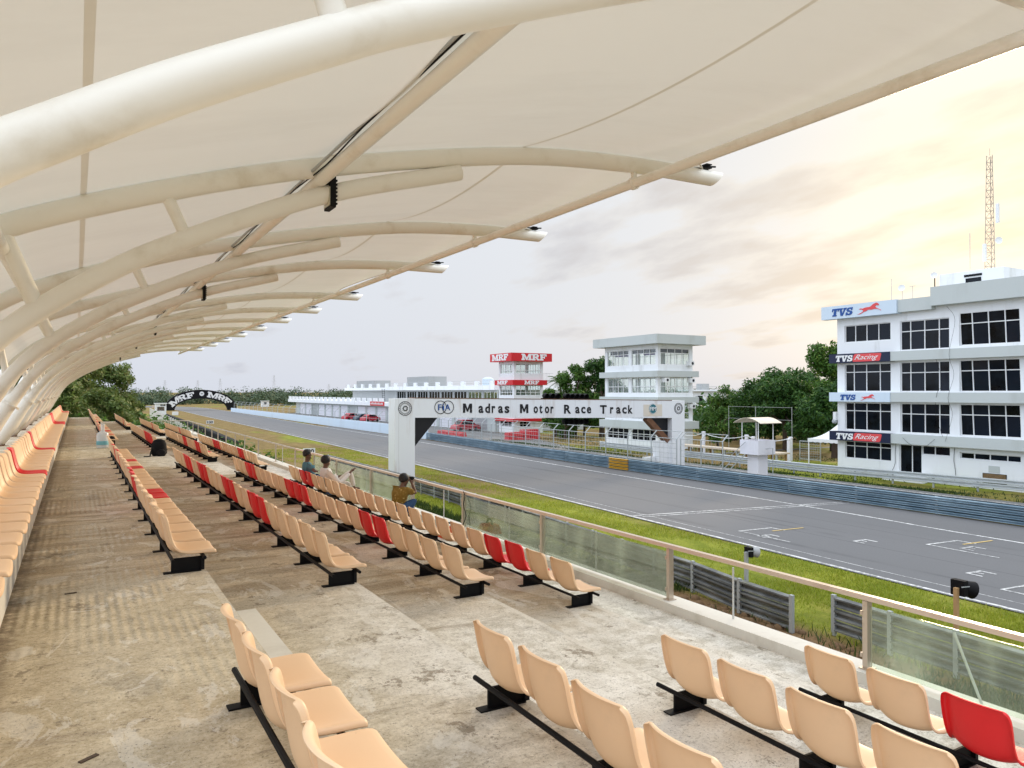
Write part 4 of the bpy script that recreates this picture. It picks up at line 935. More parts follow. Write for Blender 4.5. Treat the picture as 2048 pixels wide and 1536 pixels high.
# ------------------------------------------------------------------ towers
def tower(name, label, x0, x1, y0, y1, storeys, roofz, roof_over, roofmat, bands, back_open=True, ground=None, wallmat='white', bandmat='grey'):
    t = thing(name, label, 'tower', ((x0+x1)/2, (y0+y1)/2, 0))
    fh, sh, bh, eh = [], [], [], []
    for (za, zb, fronts, sides, cols, tz) in storeys:
        for (a, b_) in fronts: fh.append((a, b_, za, zb)); 
        for (a, b_) in sides: sh.append((a, b_, za, zb))
    w = MB(); top = roofz[0]
    w.facade(None, y0, y1, -.02, top, fh, .22, PX(x0)); w.facade(None, y0, y1, -.02, top, fh, .22, PXb(x1))
    w.facade(None, x0+.2205, x1-.2205, -.02, top, sh, .22, PY(y0)); w.facade(None, x0+.2205, x1-.2205, -.02, top, sh, .22, PYb(y1))
    w.build('wall', M[wallmat], t)
    fl = MB()
    for z in sorted({b_[0]+.1 for b_ in bands}): fl.box(x0+.23, x1-.23, y0+.23, y1-.23, z, z+.2)
    fl.build('floor_slab', M['grey'], t)
    for (za, zb, fronts, sides, cols, tz) in storeys:
        for (lst, P1, P2) in ((fronts, PX(x0), PXb(x1)), (sides, PY(y0), PYb(y1))):
            for (a, b_) in lst:
                for Pq in (P1, P2):
                    g_ = MB(); q = [Pq(a,za,.12),Pq(b_,za,.12),Pq(b_,zb,.12),Pq(a,zb,.12),Pq(a,za,.13),Pq(b_,za,.13),Pq(b_,zb,.13),Pq(a,zb,.13)]
                    g_.add(q, [(0,1,2,3),(7,6,5,4),(0,3,7,4),(1,5,6,2),(0,4,5,1),(3,2,6,7)]); wo = g_.build('window', M['dark'] if za < 2.2 else M['pane'], t)
                    fr = MB()
                    for c in np.linspace(0, 1, cols+1):
                        aa = min(max(a+(b_-a)*c, a+.03), b_-.03); fr.bar(Pq(aa,za,.09),Pq(aa,zb,.09),.06,.05,(1,.01,0))
                    for z in (za+.03, zb-.03, za+(zb-za)*tz): fr.bar(Pq(a,z,.088),Pq(b_,z,.088),.05,.06)
                    fr.build('frame', M['signwhite'], wo)
    for (za, zb, ov) in bands:
        k = MB(); k.box(x0-ov, x0-.002, y0-ov, y1+ov, za, zb); k.box(x0, x1+ov, y0-ov, y0-.002, za, zb); k.box(x1+.002, x1+ov, y0, y1+ov, za, zb); k.box(x0, x1, y1+.002, y1+ov, za, zb); k.build('band', M[bandmat], t)
    k = MB(); k.box(x0-roof_over, x1+roof_over, y0-roof_over, y1+roof_over, roofz[0]+.001, roofz[1]); k.build('roof', M[roofmat], t)
    return t
T2 = tower('control_tower', 'white control tower with grey bands and flat overhanging roof, right of the gantry sign', 51.6, 56.4, 59.05, 67.95,
    [(8.80,10.50,[(59.4,63.3),(63.8,67.55)],[(51.95,56.0)],4,.72), (5.85,7.50,[(59.4,63.3),(63.8,67.5)],[(51.95,56.0)],4,.42), (3.1,4.75,[(59.4,63.3),(63.8,67.5)],[(51.95,56.0)],4,.42), (.85,2.07,[(59.4,63.3),(63.8,67.53)],[],4,.55)],
    (10.92, 11.88), .97, 'grey', [(7.54,8.16,.46),(4.85,5.45,.46),(2.1,2.9,.46)])
for y0, y1 in ((60.2,62.0),(64.2,66.8)): MB().box(52.2, 52.26, y0, y1, 9.85, 10.2).build('blind', M['purple'], T2)
k = MB(); k.box(51.9, 56.1, 59.4, 59.44, 10.02, 10.5); k.box(51.95, 52.0, 59.5, 67.4, 10.02, 10.5); k.build('blind', M['signblack'], T2)
def ac_unit(label, x, y, z, s=.42):
    tt = thing('air_conditioner', label, 'air conditioner', (x, y, z), 'air conditioners on the control tower')
    MB().box(x-s*.75, x+s*.75, y-.55, y, z, z+s*1.1).build('case', M['signwhite'], tt); MB().lathe((x+.08,y-.555,z+s*.55), [(.15,0),(.15,.008),(.05,.01)], 14, (0,-1,0)).build('fan_grille', M['signblack'], tt)
ac_unit('air conditioner in the top right window of the control tower', 55.8, 59.04, 8.75); ac_unit('air conditioner at the right edge of the middle windows', 55.9, 59.04, 6.95); ac_unit('air conditioner left of the middle side window', 52.35, 59.04, 6.98); ac_unit('lowest air conditioner on the tower side wall', 55.95, 59.04, 4.25)
MR = tower('timing_tower', 'white tower with red sign fascias, left of the trees behind the gantry', 54.4, 59.35, 93.15, 97.6,
    [(8.65,10.10,[(93.6,97.2)],[(54.75,58.95)],5,.3), (5.45,6.93,[(93.6,97.3)],[(54.75,58.95)],5,.3), (.9,1.7,[(93.8,97.2)],[(55.4,57.2)],3,.5)], (10.40, 11.58), .97, 'signred', [(6.97,7.70,.46),(1.72,2.1,.46)], bandmat='signred')
def mrf(mb, fr, h, sx=1.0): slab('MRF', fr, h, mb, 0, .05, .03, sx)
m_ = MB(); yy0 = 93.15-.97-.001; xx0 = 54.4-.97-.001
mrf(m_, ((55.1,yy0,10.54),(1,0,0),(0,0,1)), .92, 1.2); mrf(m_, ((xx0,97.9,10.54),(0,-1,0),(0,0,1)), .92, 1.35)
mrf(m_, ((55.9,93.15-.461,7.06),(1,0,0),(0,0,1)), .56, 1.15); mrf(m_, ((54.4-.461,97.2,7.06),(0,-1,0),(0,0,1)), .56, 1.4)
m_.build('lettering', M['signwhite'], MR)
k = MB()
for q in range(8): k.tube([(59.6+.25*q,94.5,7.7),(59.6+.25*q,94.5,8.75)], .015, 5)
k.tube([(59.36,94.5,8.75),(62,94.5,8.75)], .02, 5); k.box(59.36,62,94,96.5,7.55,7.7); k.build('balcony_rail', M['galv'], MR)

# ------------------------------------------------------------------ pit building
t = thing('pit_building', 'long low white pit building with crenellated parapet and roof tanks', 'building', (58, 160, 0))
gh = [(100.5+6.2*i, 105.7+6.2*i, .0, 2.75) for i in range(18)]
w = MB(); w.facade(None, 98.0, 214.8, -.02, 3.1, gh, .3, PX(54.0)); w.box(54.0, 70, 214.805, 215.1, -.02, 3.1); w.box(54.3,70,97.7,97.99,-.02,6.3); w.build('wall', M['grey'], t)
for i, h_ in enumerate(gh): MB().box(54.16, 54.2, h_[0], h_[1], .0, 2.75).build('garage_door', M['booth'] if i % 5 else M['galv'], t)
k = MB(); k.box(53.0, 70, 97.9, 220.5, 3.12, 3.85); k.build('canopy_slab', M['white'], t)
k = MB(); y = 143.0
while y < 220: k.box(53.02, 53.3, y, y+2.0, 3.852, 4.7); y += 3.55
k.build('battlements', M['white'], t)
uw = [(104.5+i*5.5, 109.4+i*5.5, 4.6, 6.0) for i in range(8)]
w = MB(); w.facade(None, 98.0, 176.6, 3.86, 6.28, uw, .25, PX(58.0)); w.box(58.0,70,176.61,176.9,3.86,6.28); w.build('wall', M['greyblock'], t)
for i, h_ in enumerate(uw):
    wo = MB().box(58.12, 58.14, h_[0], h_[1], h_[2], h_[3]).build('window', M['dark'] if i > 1 else M['pane'], t); f_ = MB()
    for c in np.linspace(0, 1, 5): f_.box(58.08, 58.115, h_[0]+(h_[1]-h_[0])*c-.04, h_[0]+(h_[1]-h_[0])*c+.04, h_[2], h_[3])
    f_.build('frame', M['signwhite'], wo)
k = MB(); k.box(56.9, 70, 103.5, 150, 6.30, 7.05); k.box(56.9, 70, 150.05, 180, 6.30, 6.9); k.build('roof', M['white'], t)
for i, (y0, y1, zt_) in enumerate(((132,142.8,8.95),(162,174.6,8.55))): MB().box(58.2, 62, y0, y1, 6.91, zt_).build('roof_tank', M['greyblock'], t)
k = MB(); y = 104.0
while y < 180:
    k.box(57.0, 57.3, y, y+1.4, 7.051 if y < 150 else 6.901, 7.75); y += 5.2
k.build('parapet_block', M['white'], t)
k = MB()
for z in (7.35, 7.75): k.tube([(57.1,103.6,z),(57.1,150,z)], .03, 5)
for z in (7.2, 7.6): k.tube([(57.1,150,z),(57.1,180,z)], .03, 5)
k.build('roof_railing', M['galv'], t)
MB().lathe((59.5,110.5,7.06), [(.9,0),(.95,.1),(.95,1.1),(.5,1.35),(.2,1.4)], 18).build('water_tank', M['wallpaint'], t, smooth=True)
k = MB().box(52.9, 52.99, 141.8, 150.0, 3.15, 4.0); so = k.build('sign_board', M['signred'], t)
k = MB(); yy = 149.5
for i in range(12): k.box(52.86, 52.895, yy-.35, yy, 3.4, 3.8 if i % 3 else 3.65); yy -= .6
k.build('sign_text', M['signwhite'], so)
k = MB()
for i in range(7): k.bar((56.4,150.5+i*.1,4.0+i*.4),(56.4,152.0+i*.1,4.0+i*.4),.06)
for q in (150.5,152.0): k.bar((56.4,q,3.86),(56.5,q+.7,6.6),.06)
k.build('roof_ladder', M['signblack'], t)

# ------------------------------------------------------------------ inflatable style arch over the track
t = thing('track_arch', 'black arch over the far end of the track with white lettering', 'arch', (35.4, 263, 0))
AC, A_out, B_out, A_in, B_in = 35.3, 10.9, 6.65, 8.1, 3.8
NA = 40; vs = []; fs = []
for i in range(NA+1):
    th = math.pi*i/NA
    o_ = (AC-A_out*math.cos(th), B_out*math.sin(th)**.9 if 0 < i < NA else 0); q_ = (AC-A_in*math.cos(th), B_in*math.sin(th)**.9 if 0 < i < NA else 0)
    for y in (262, 264.2): vs += [(o_[0], y, o_[1]-.02), (q_[0], y, q_[1]-.02)]
for i in range(NA):
    a = i*4; b_ = a+4; fs += [(a,a+1,b_+1,b_),(a+2,b_+2,b_+3,a+3),(a,b_,b_+2,a+2),(a+1,a+3,b_+3,b_+1)]
fs += [(0,2,3,1),(NA*4,NA*4+1,NA*4+3,NA*4+2)]
MB().add(vs, fs).build('body', M['blacksoft'], t, fix=True, smooth=True)
l_ = MB()
def arc_place(th0, ch, hh, wscale):
    th = math.pi*th0; k = .47; a_ = A_in+(A_out-A_in)*k; b_ = B_in+(B_out-B_in)*k
    c = Vector((AC-a_*math.cos(th), 261.99, b_*math.sin(th)**.9)); tx = Vector((a_*math.sin(th), 0, b_*math.cos(th))).normalized(); ty = Vector((-tx.z, 0, tx.x))
    w = LET[ch][0]*hh*wscale; slab(ch, (c-tx*w/2-ty*hh/2, tx, ty), hh, l_, 0, 0, .03, wscale)
for th0, ch in ((.175,'M'),(.285,'R'),(.38,'F'),(.62,'M'),(.725,'R'),(.82,'F')): arc_place(th0, ch, 1.85, 1.25)
disc(l_, (AC,261.985,5.35), (1,0,0), (0,0,1), .72, 24, .03)
l_.build('lettering', M['signwhite'], t)
e = MB(); e.shape([[(-.35,-.2),(.35,-.2),(.42,.12),(.2,.28),(-.25,.25),(-.42,.05)]], ((AC,261.95,5.35),(1,0,0),(0,0,1)), .02); e.build('emblem', M['greyblock'], t)

# ------------------------------------------------------------------ marshal booth and things by the pit lane
t = thing('marshal_booth', 'white raised marshal booth on a pedestal with a curved tin roof', 'booth', (39.0, 34.9, 0))
bx0, by0, bs = 38.25, 34.05, 1.58
MB().box(bx0+.35, bx0+1.25, by0+.35, by0+1.25, -.02, 1.90).build('pedestal', M['booth'], t)
k = MB(); k.box(bx0, bx0+bs, by0, by0+bs, 1.88, 1.96); k.box(bx0, bx0+.06, by0, by0+bs, 1.961, 2.82); k.box(bx0+bs-.06, bx0+bs, by0, by0+bs, 1.961, 2.82); k.box(bx0+.0605, bx0+bs-.0605, by0, by0+.06, 1.961, 2.82); k.box(bx0+.0605, bx0+bs-.0605, by0+bs-.06, by0+bs, 1.961, 2.82)
k.build('cabin_box', M['booth'], t)
for px_, py_ in ((.1,.1),(bs-.1,.1),(.1,bs-.1),(bs-.1,bs-.1)): MB().tube([(bx0+px_,by0+py_,1.97),(bx0+px_,by0+py_,4.0)], .03, 8).build('roof_post', M['signwhite'], t)
k = MB(); n = 10; vs = []; fs = []
for i in range(n+1):
    a = -1+2*i/n; y_ = by0+bs/2+a*1.15; z_ = 3.93+.34*(1-a*a)
    for x_ in (bx0-.22, bx0+bs+.22): vs += [(x_,y_,z_),(x_,y_,z_+.03)]
for i in range(n):
    a = i*4; b_ = a+4; fs += [(a,b_,b_+2,a+2),(a+1,a+3,b_+3,b_+1),(a,a+1,b_+1,b_),(a+2,b_+2,b_+3,a+3)]
k.add(vs, fs); k.build('roof', M['roofsheet'], t, fix=True)
k = MB()
for q in (0, .55): k.bar((bx0-.1-q*0,by0+1.0+q,1.9),(bx0-.6,by0+2.9+q,.0),.05)
for i in range(6): f = i/6+.08; k.bar((bx0-.1-.5*f,by0+1.0+1.9*f,1.9-1.9*f),(bx0-.1-.5*f,by0+1.55+1.9*f,1.9-1.9*f),.12,.03)
k.bar((bx0-.1,by0+1.0,2.7),(bx0-.6,by0+2.9,.9),.035); k.build('stair', M['galv'], t)
k = MB(); k.tube([(bx0+1.05,by0-.25,-.02),(bx0+1.05,by0-.25,2.32),(bx0+.35,by0-.3,2.3)], .03, 6); tag(k.build('hooked_pole', M['galv'], org=(bx0+1.05,by0-.25,0)), 'thin grey pole with side arm standing against the marshal booth', 'pole')
t = thing('timber_deck', 'long pale timber walkway deck on dark legs beside the guard rail', 'deck', (49.7, 47.5, 0))
MB().box(48.9, 50.3, 41.5, 54.5, .92, 1.04).build('deck_boards', M['plank'], t)
for y in np.arange(41.8, 54.4, 1.4):
    for x in (49.05, 50.15): MB().box(x-.07, x+.07, y-.07, y+.07, -.02, .92).build('leg', M['wood'] if x > 49.5 else M['galv'], t)
for i, (x, y, h_, lab) in enumerate(((52.5,57.6,2.2,'white round bollard nearest the control tower'),(52.6,53.6,2.15,'second white bollard along the deck from the control tower'),(52.6,48.2,2.1,'third white bollard along the deck from the control tower'),(52.7,43.6,2.0,'white bollard behind the marshal booth'),(54.0,40.6+3.9,2.05,'white bollard on the grass next to the wire frame'),(51.0,46.0,2.1,'white bollard left of the marshal booth roof posts'))):
    tag(MB().lathe((x,y,-.02), [(.17,0),(.17,h_-.1),(.2,h_-.1),(.2,h_),(.05,h_+.03)], 12).build('bollard', M['booth'], org=(x,y,0), smooth=True), lab, 'bollard', 'white bollards by the deck')
k = MB()
for (a, b_) in (((52.5,57.6),(52.6,53.6)),((52.6,53.6),(52.6,48.2)),((52.6,48.2),(52.7,43.6))):
    k.tube([(a[0]+(b_[0]-a[0])*f, a[1]+(b_[1]-a[1])*f, 2.0-.35*4*f*(1-f)) for f in np.linspace(0,1,9)], .03, 5)
tag(k.build('rope', M['signwhite'], org=(52.6,50,2)), 'white rope slung between the bollards behind the deck', 'rope')
t = thing('mesh_screen', 'mesh covered steel frame panel standing on the grass by a bollard', 'frame', (54.2, 42.6, 0))
k = MB()
for y in (41.6,43.7): k.tube([(54.2,y,0),(54.2,y,1.75)], .035, 6)
for z in (.2,1.75): k.tube([(54.2,41.6,z),(54.2,43.7,z)], .03, 6)
k.build('frame', M['galv'], t); k = MB()
for y in np.linspace(41.7,43.6,10): k.tube([(54.2,y,.2),(54.2,y,1.75)], .008, 4)
for z in np.linspace(.3,1.7,8): k.tube([(54.2,41.6,z),(54.2,43.7,z)], .008, 4)
k.build('mesh', M['galv'], t)
t = thing('goal_frame', 'tall grey pipe frame with crossbars behind the deck', 'frame', (56, 50, 0))
k = MB()
for y in (46.0,50.2,53.6): k.tube([(56,y,0),(56,y,4.6)], .026, 6)
for z in (3.4,4.55): k.tube([(56,46,z),(56,53.6,z)], .014, 6)
k.build('pipes', M['greyblock'], t)
t = thing('marquee', 'white peaked marquee tent on the grass by the office block', 'tent', (53.0, 38.45, 0))
cx, cy, hs = 53.0, 38.45, 1.95; vs = []; fs = []; n = 8
for j in range(n+1):
    f = j/n; r = hs*(1-f); z = 2.25+1.65*f**1.9
    vs += [(cx-r,cy-r,z),(cx+r,cy-r,z),(cx+r,cy+r,z),(cx-r,cy+r,z)]
for j in range(n):
    for k_ in range(4): a = j*4; fs.append((a+k_, a+(k_+1)%4, a+4+(k_+1)%4, a+4+k_))
MB().add(vs, fs).build('roof', M['signwhite'], t)
k = MB()
for (ax, ay, bx_, by_) in ((-1,-1,1,-1),(1,-1,1,1),(1,1,-1,1),(-1,1,-1,-1)):
    pts = []
    for i in range(25): f = i/24; pts.append((cx+hs*(ax+(bx_-ax)*f), cy+hs*(ay+(by_-ay)*f), 2.25-.24-.05*abs(math.sin(f*8*math.pi))))
    o0 = len(k.v); k.v += pts+[(p[0],p[1],2.249) for p in pts]; k.f += [(o0+i,o0+i+1,o0+i+26,o0+i+25) for i in range(24)]
k.build('valance', M['signwhite'], t)
for sx_ in (-1,1):
    for sy_ in (-1,1): MB().tube([(cx+sx_*(hs-.06),cy+sy_*(hs-.06),-.02),(cx+sx_*(hs-.06),cy+sy_*(hs-.06),2.25)], .05, 8).build('leg', M['signwhite'], t)
# red blocks
for i, (x0, x1, y0, y1, h_, lab) in enumerate(((46.2,50.6,80.4,81.6,.95,'stack of red plastic barrier blocks on the pit apron below the sign'),(49.3,52.0,82.2,83.2,1.15,'higher stack of red barrier blocks right of the other'),(44.3,45.3,90,97.6,.55,'low line of red barrier blocks along the pit wall'))):
    t = thing('barrier_block', lab, 'barrier', ((x0+x1)/2,(y0+y1)/2,0), 'red barrier blocks')
    nx = max(1, round((x1-x0)/1.1)); ny = max(1, round((y1-y0)/1.1)); nzb = max(1, round(h_/.5))
    for a in range(nx):
        for b_ in range(ny):
            for c in range(nzb):
                xx, yy, zz = x0+(x1-x0)*a/nx, y0+(y1-y0)*b_/ny, h_*c/nzb
                MB().hexa([(xx+.03,yy+.03,zz+.005),(xx+(x1-x0)/nx-.03,yy+.03,zz+.005),(xx+(x1-x0)/nx-.03,yy+(y1-y0)/ny-.03,zz+.005),(xx+.03,yy+(y1-y0)/ny-.03,zz+.005)], [(xx+.1,yy+.1,zz+h_/nzb),(xx+(x1-x0)/nx-.1,yy+.1,zz+h_/nzb),(xx+(x1-x0)/nx-.1,yy+(y1-y0)/ny-.1,zz+h_/nzb),(xx+.1,yy+(y1-y0)/ny-.1,zz+h_/nzb)]).build('block', M['redblock'], t)
# parked cars in the pits
def car(label, x, y, rz, mat, L=4.0, W=1.65, H=1.45):
    t = thing('parked_car', label, 'car', (x, y, 0), 'cars parked in the pits'); t.rotation_euler = (0, 0, rz)
    t['_o'] = (0,0,0)
    prof = [(-L/2,.35),(-L/2+.05,.75),(-L/2+.35,.92),(-L*.30,.98),(-L*.18,H),(L*.20,H),(L*.36,.95),(L/2-.1,.80),(L/2,.40),(L/2,.25),(-L/2,.25)]
    vs = [(px_,s*W/2*(1 if pz < 1.0 else .84),pz) for s in (-1,1) for px_,pz in prof]; n = len(prof)
    MB().add(vs, [(i,(i+1)%n,n+(i+1)%n,n+i) for i in range(n)]+[tuple(range(n))[::-1], tuple(range(n,2*n))]).build('body', mat, t, org=(0,0,0), fix=True)
    k = MB()
    for s in (-1,1): k.add([(-L*.16,s*W/2*.86+s*.02,H-.08),(L*.18,s*W/2*.86+s*.02,H-.08),(L*.30,s*W/2*.97+s*.02,1.02),(-L*.26,s*W/2*.97+s*.02,1.02)], [(0,1,2,3)])
    k.add([(L*.215,-W*.38,H-.06),(L*.215,W*.38,H-.06),(L*.35,W*.42,1.0),(L*.35,-W*.42,1.0)], [(0,1,2,3)]); k.build('window', M['dark'], t, org=(0,0,0))
    for sx_ in (-.31,.31):
        for s in (-1,1): MB().lathe((sx_*L,s*(W/2-.18),.31), [(.2,0),(.31,.02),(.31,.17),(.2,.2)], 16, (0,s,0)).build('wheel', M['tyre'], t, org=(0,0,0))
    t['_o'] = (x,y,0)
car('small red car parked in the pits, left of the dark one', 50.5, 155.0, R(200), M['carred']); car('dark blue car parked between the two red cars', 51.6, 150.5, R(195), M['carblue']); car('small red car parked in the pits, nearest the gantry pillar', 51.0, 144.5, R(200), M['carred']); car('dark red car parked in front of a garage below the gantry beam', 51.8, 103.5, R(185), M['carred'], 4.4, 1.8, 1.7)

# ------------------------------------------------------------------ signal lamps on posts, signs, huts
def signal(label, x, y, h_, mat, lensm, k=1.0, ax=(.95,-.25,-.15)):
    t = thing('signal_lamp', label, 'lamp', (x, y, 0), 'signal lamps on posts at the trackside')
    MB().box(x-.045, x+.045, y-.04, y+.04, -.02, h_).build('post', mat, t)
    MB().box(x+.046, x+.20*k, y-.15*k, y+.15*k, h_-.18*k, h_+.16*k).build('housing', M['black'], t)
    MB().lathe((x+.20*k,y,h_), [(.10*k,0),(.14*k,.03),(.19*k,.26*k),(.195*k,.28*k),(.15*k,.23*k),(.11*k,.05)], 18, ax).build('hood', lensm, t, smooth=True)
    MB().bar((x-.055,y-.155*k,h_+.05),(x+.24*k,y-.155*k,h_+.03),.02).build('clamp', M['galv'], t)
signal('black signal lamp with pale hood on a grey post', 15.85, 14.55, 1.62, M['galv'], M['greyblock'], .78)
signal('black hooded signal lamp on a timber post near the corner', 16.4, 9.2, 1.78, M['wood'], M['black'], .98, (.85,-.4,-.3))
def board(label, x, y, z0, w, h_, txt):
    t = thing('distance_board', label, 'sign', (x, y, 0), 'distance boards'); MB().tube([(x,y+.03,-.02),(x,y+.03,z0)], .03, 6).build('post', M['galv'], t)
    MB().box(x-w/2, x+w/2, y, y+.04, z0, z0+h_).build('panel', M['signwhite'], t); k = MB(); font_mesh(txt, ((x,y-.001,z0+h_*.14),(1,-.0,0),(0,0,1)), h_*.72, w*.8, .03, th=.008, mb=k, center=True); k.build('numerals', M['signblack'], t)
board('white distance board reading 200 beyond the railing', 15.7, 58.5, 1.12, .95, .48, '200')
board('small white distance board reading 100 farther along the verge', 15.6, 108, 1.7, .95, .42, '100')
t = thing('marshal_hut', 'small white marshal hut beside the track near the arch', 'hut', (16.3, 187, 0))
w = MB(); w.facade(None, 15.4, 17.6, -.02, 3.3, [(15.7,17.2,1.7,2.6)], .1, PY(186)); w.box(15.4,15.5,186.1,188.2,-.02,3.3); w.box(17.5,17.6,186.1,188.2,-.02,3.3); w.box(15.5,17.5,188.1,188.2,-.02,3.3); w.build('wall', M['signwhite'], t)
MB().box(15.2,17.8,185.8,188.4,3.301,3.42).build('roof', M['signwhite'], t); k = MB(); 
for q in range(3): k.box(16.4+q*.36,16.66+q*.36,185.97,185.999,2.78,3.12)
k.build('sign_text', M['signblack'], t)
k = MB()
for q in range(4): k.box(15.8+q*.42,15.86+q*.42,186.04,186.1,1.7,2.6)
k.build('window_bars', M['wood'], t)
tag(MB().box(21.4,22.8,210.8,211.6,-.02,.85).build('marker_box', M['signwhite'], org=(22,211,0)), 'low white block on the dry grass below the arch', 'block')
t = thing('marshal_hut', 'tiny white hut in front of the distant treeline', 'hut', (65,309,0)); MB().box(63.8,66.6,308,310,-.02,2.2).build('wall', M['signwhite'], t); MB().box(63.6,66.8,307.8,310.2,2.201,2.45).build('roof', M['grey'], t); MB().box(64.6,65.6,307.96,307.999,1.0,1.8).build('window', M['dark'], t)
tag(MB().box(24,31,305,305.6,-.02,1.1).build('track_wall', M['plank'], org=(27,305,0)), 'low pale wall at the track bend left of the arch', 'wall')
k = MB()
pts_t = resample([(14.3,82),(15.4,107),(17.3,170),(18.3,208)], 1.1)
tw = thing('tyre_wall', 'long black tyre wall running away towards the arch', 'tyre wall', (16, 140, 0))
for x, y in pts_t: k.lathe((x,y,0), [(.3,0),(.42,.12),(.40,.3),(.42,.42),(.40,.6),(.42,.75),(.36,.9),(.15,.9)], 8)
k.build('tyres', M['tyre'], tw)['kind'] = 'stuff'
t = thing('wire_fence', 'old wire fence with concrete posts in weeds left of the tyre wall', 'fence', (12, 140, 0))
for x, y in resample([(9.0,66),(11.5,110),(14.6,190)], 4.5): MB().box(x-.09,x+.09,y-.09,y+.09,-.02,2.3).build('post', M['kerb'], t)
k = MB()
for z in (.5,.9,1.3,1.7,2.1): k.tube([(9,66,z),(11.5,110,z),(14.6,190,z)], .015, 4)
k.build('wire', M['galv'], t)
t = thing('white_house', 'pale two storey house far behind the deck, right of the control tower', 'house', (110,110,0))
w = MB(); w.facade(None, 104.6, 114, -.02, 6.1, [(105.5,107,3.6,5.2),(108.2,109.7,3.6,5.2),(111,112.5,3.6,5.2)], .3, PX(106)); w.box(106,118,104.3,104.595,-.02,6.1); w.build('wall', M['white'], t)
k = MB(); k.box(105.2,118,103.6,114.4,6.101,6.4); k.build('roof', M['white'], t); k = MB()
for z in (6.7,7.0): k.tube([(105.4,103.8,z),(105.4,114.2,z)], .04, 5)
k.build('roof_railing', M['galv'], t); MB().box(107,109,109.5,111,6.401,7.6).build('roof_tank', M['greyblock'], t)
for y0 in (105.5,108.2,111): MB().box(106.1,106.14,y0,y0+1.5,3.6,5.2).build('window', M['dark'], t)
for i, (x, y, h_) in enumerate(((205,922,26),(150,960,22),(128,985,20),(92,990,20),(265,900,15))):
    t = thing('pylon', ['slender distant power pylon right of the arch, the tallest','faint distant pylon above the black arch, right side','faint distant pylon above the black arch, left side','faint distant pylon left of the arch','faint distant pylon above the long pit building'][i], 'pylon', (x,y,0), 'distant pylons on the horizon')
    k = MB(); w2 = 2.2
    for s1 in (-1,1):
        for s2 in (-1,1): k.tube([(x+s1*w2,y+s2*w2,0),(x+s1*.3,y+s2*.3,h_)], .07, 4)
    for q in range(3): z = h_*(.72+.12*q); k.bar((x-3.0+q*.5,y,z),(x+3.0-q*.5,y,z),.10)
    for q in range(8): z = h_*q/8; f = 1-q/8; k.bar((x-w2*f-.2,y-w2*f,z),(x+w2*f*.88+.2,y-w2*f*.88,z+h_/8),.12)
    k.build('lattice', M['greyblock'], t)

# ------------------------------------------------------------------ vegetation
def leaves(n, clumps, size, up=.35, squash=1.0):
    """n leaf quads scattered through the volume of the clumps [(c, r)]"""
    c = np.array([q[0] for q in clumps]); r = np.array([q[1] for q in clumps]); p = r**2/np.sum(r**2)
    k = RNG.choice(len(clumps), n, p=p); d = RNG.normal(size=(n, 3)); d /= np.linalg.norm(d, axis=1)[:, None]
    rad = RNG.random(n)**.45*1.05; rad *= 1+.18*np.sin(d[:,0]*7+k)*np.sin(d[:,1]*6+k*2)
    pos = c[k]+d*(rad*r[k])[:, None]*np.array((1,1,squash))
    nrm = d*.6+RNG.normal(size=(n, 3))*.55+np.array((0,0,up)); nrm /= np.linalg.norm(nrm, axis=1)[:, None]
    a = np.cross(nrm, RNG.normal(size=(n, 3))); a /= np.linalg.norm(a, axis=1)[:, None]; b_ = np.cross(nrm, a)
    s = size*(.55+RNG.random(n)*.9); s = s[:, None]
    V = np.stack([pos-a*s, pos+b_*s*.42-a*s*.1, pos+a*s, pos-b_*s*.42-a*s*.1], 1).reshape(-1, 3)
    return V
def quad_obj(name, V, mat, parent=None, org=(0,0,0)):
    n = len(V)//4; me = bpy.data.meshes.new(name); me.vertices.add(4*n); me.vertices.foreach_set('co', (V-np.array(org)).ravel()); me.loops.add(4*n); me.loops.foreach_set('vertex_index', np.arange(4*n)); me.polygons.add(n); me.polygons.foreach_set('loop_start', np.arange(n)*4); me.polygons.foreach_set('loop_total', np.full(n, 4)); me.update(calc_edges=True)
    me.materials.append(mat); o = bpy.data.objects.new(name, me); COL.objects.link(o)
    if parent is not None: o.parent = parent
    else: o.location = org
    return o
def tree(label, x, y, h, cr, mat, n=7000, size=.22, trunk=.35, clumps=None, lean=0., group=None, name='tree', base=0.3, squash=.85, rf=(.15,.32)):
    t = thing(name, label, 'tree', (x, y, 0), group); cl = []
    rs = random.Random(int(x*13+y*7)); k = int((clumps or 16)*1.6)
    for i in range(k):
        a = rs.uniform(0, 6.283); f = rs.random()**.6; zz = base+(1-base)*rs.random(); wr = cr*(1-.55*max(0, (zz-.6)/.4)); rr = cr*rs.uniform(*rf)
        cl.append(((x+math.cos(a)*f*wr*.85+lean*zz, y+math.sin(a)*f*wr*.85, max(h*zz-rr*.7, rr*.6)), rr))
    tk = MB(); top = h*.62
    tk.tube([(x,y,-.05),(x+.1*rs.uniform(-1,1)+lean*.3,y,top*.45),(x+lean*.6+rs.uniform(-.3,.3),y+rs.uniform(-.3,.3),top)], [trunk,trunk*.7,trunk*.35], 8)
    for (c, r) in cl[:9]:
        z0_ = h*rs.uniform(.2,.5); tk.tube([(x+lean*z0_/h,y,z0_),((x+c[0])/2,(y+c[1])/2,(z0_+c[2])/2+.2),c], [trunk*.42,trunk*.28,trunk*.1], 6)
    tk.build('trunk', M['bark'], t, smooth=True)
    quad_obj('crown', leaves(n, cl, size, squash=squash), mat, t, (x,y,0)); return t
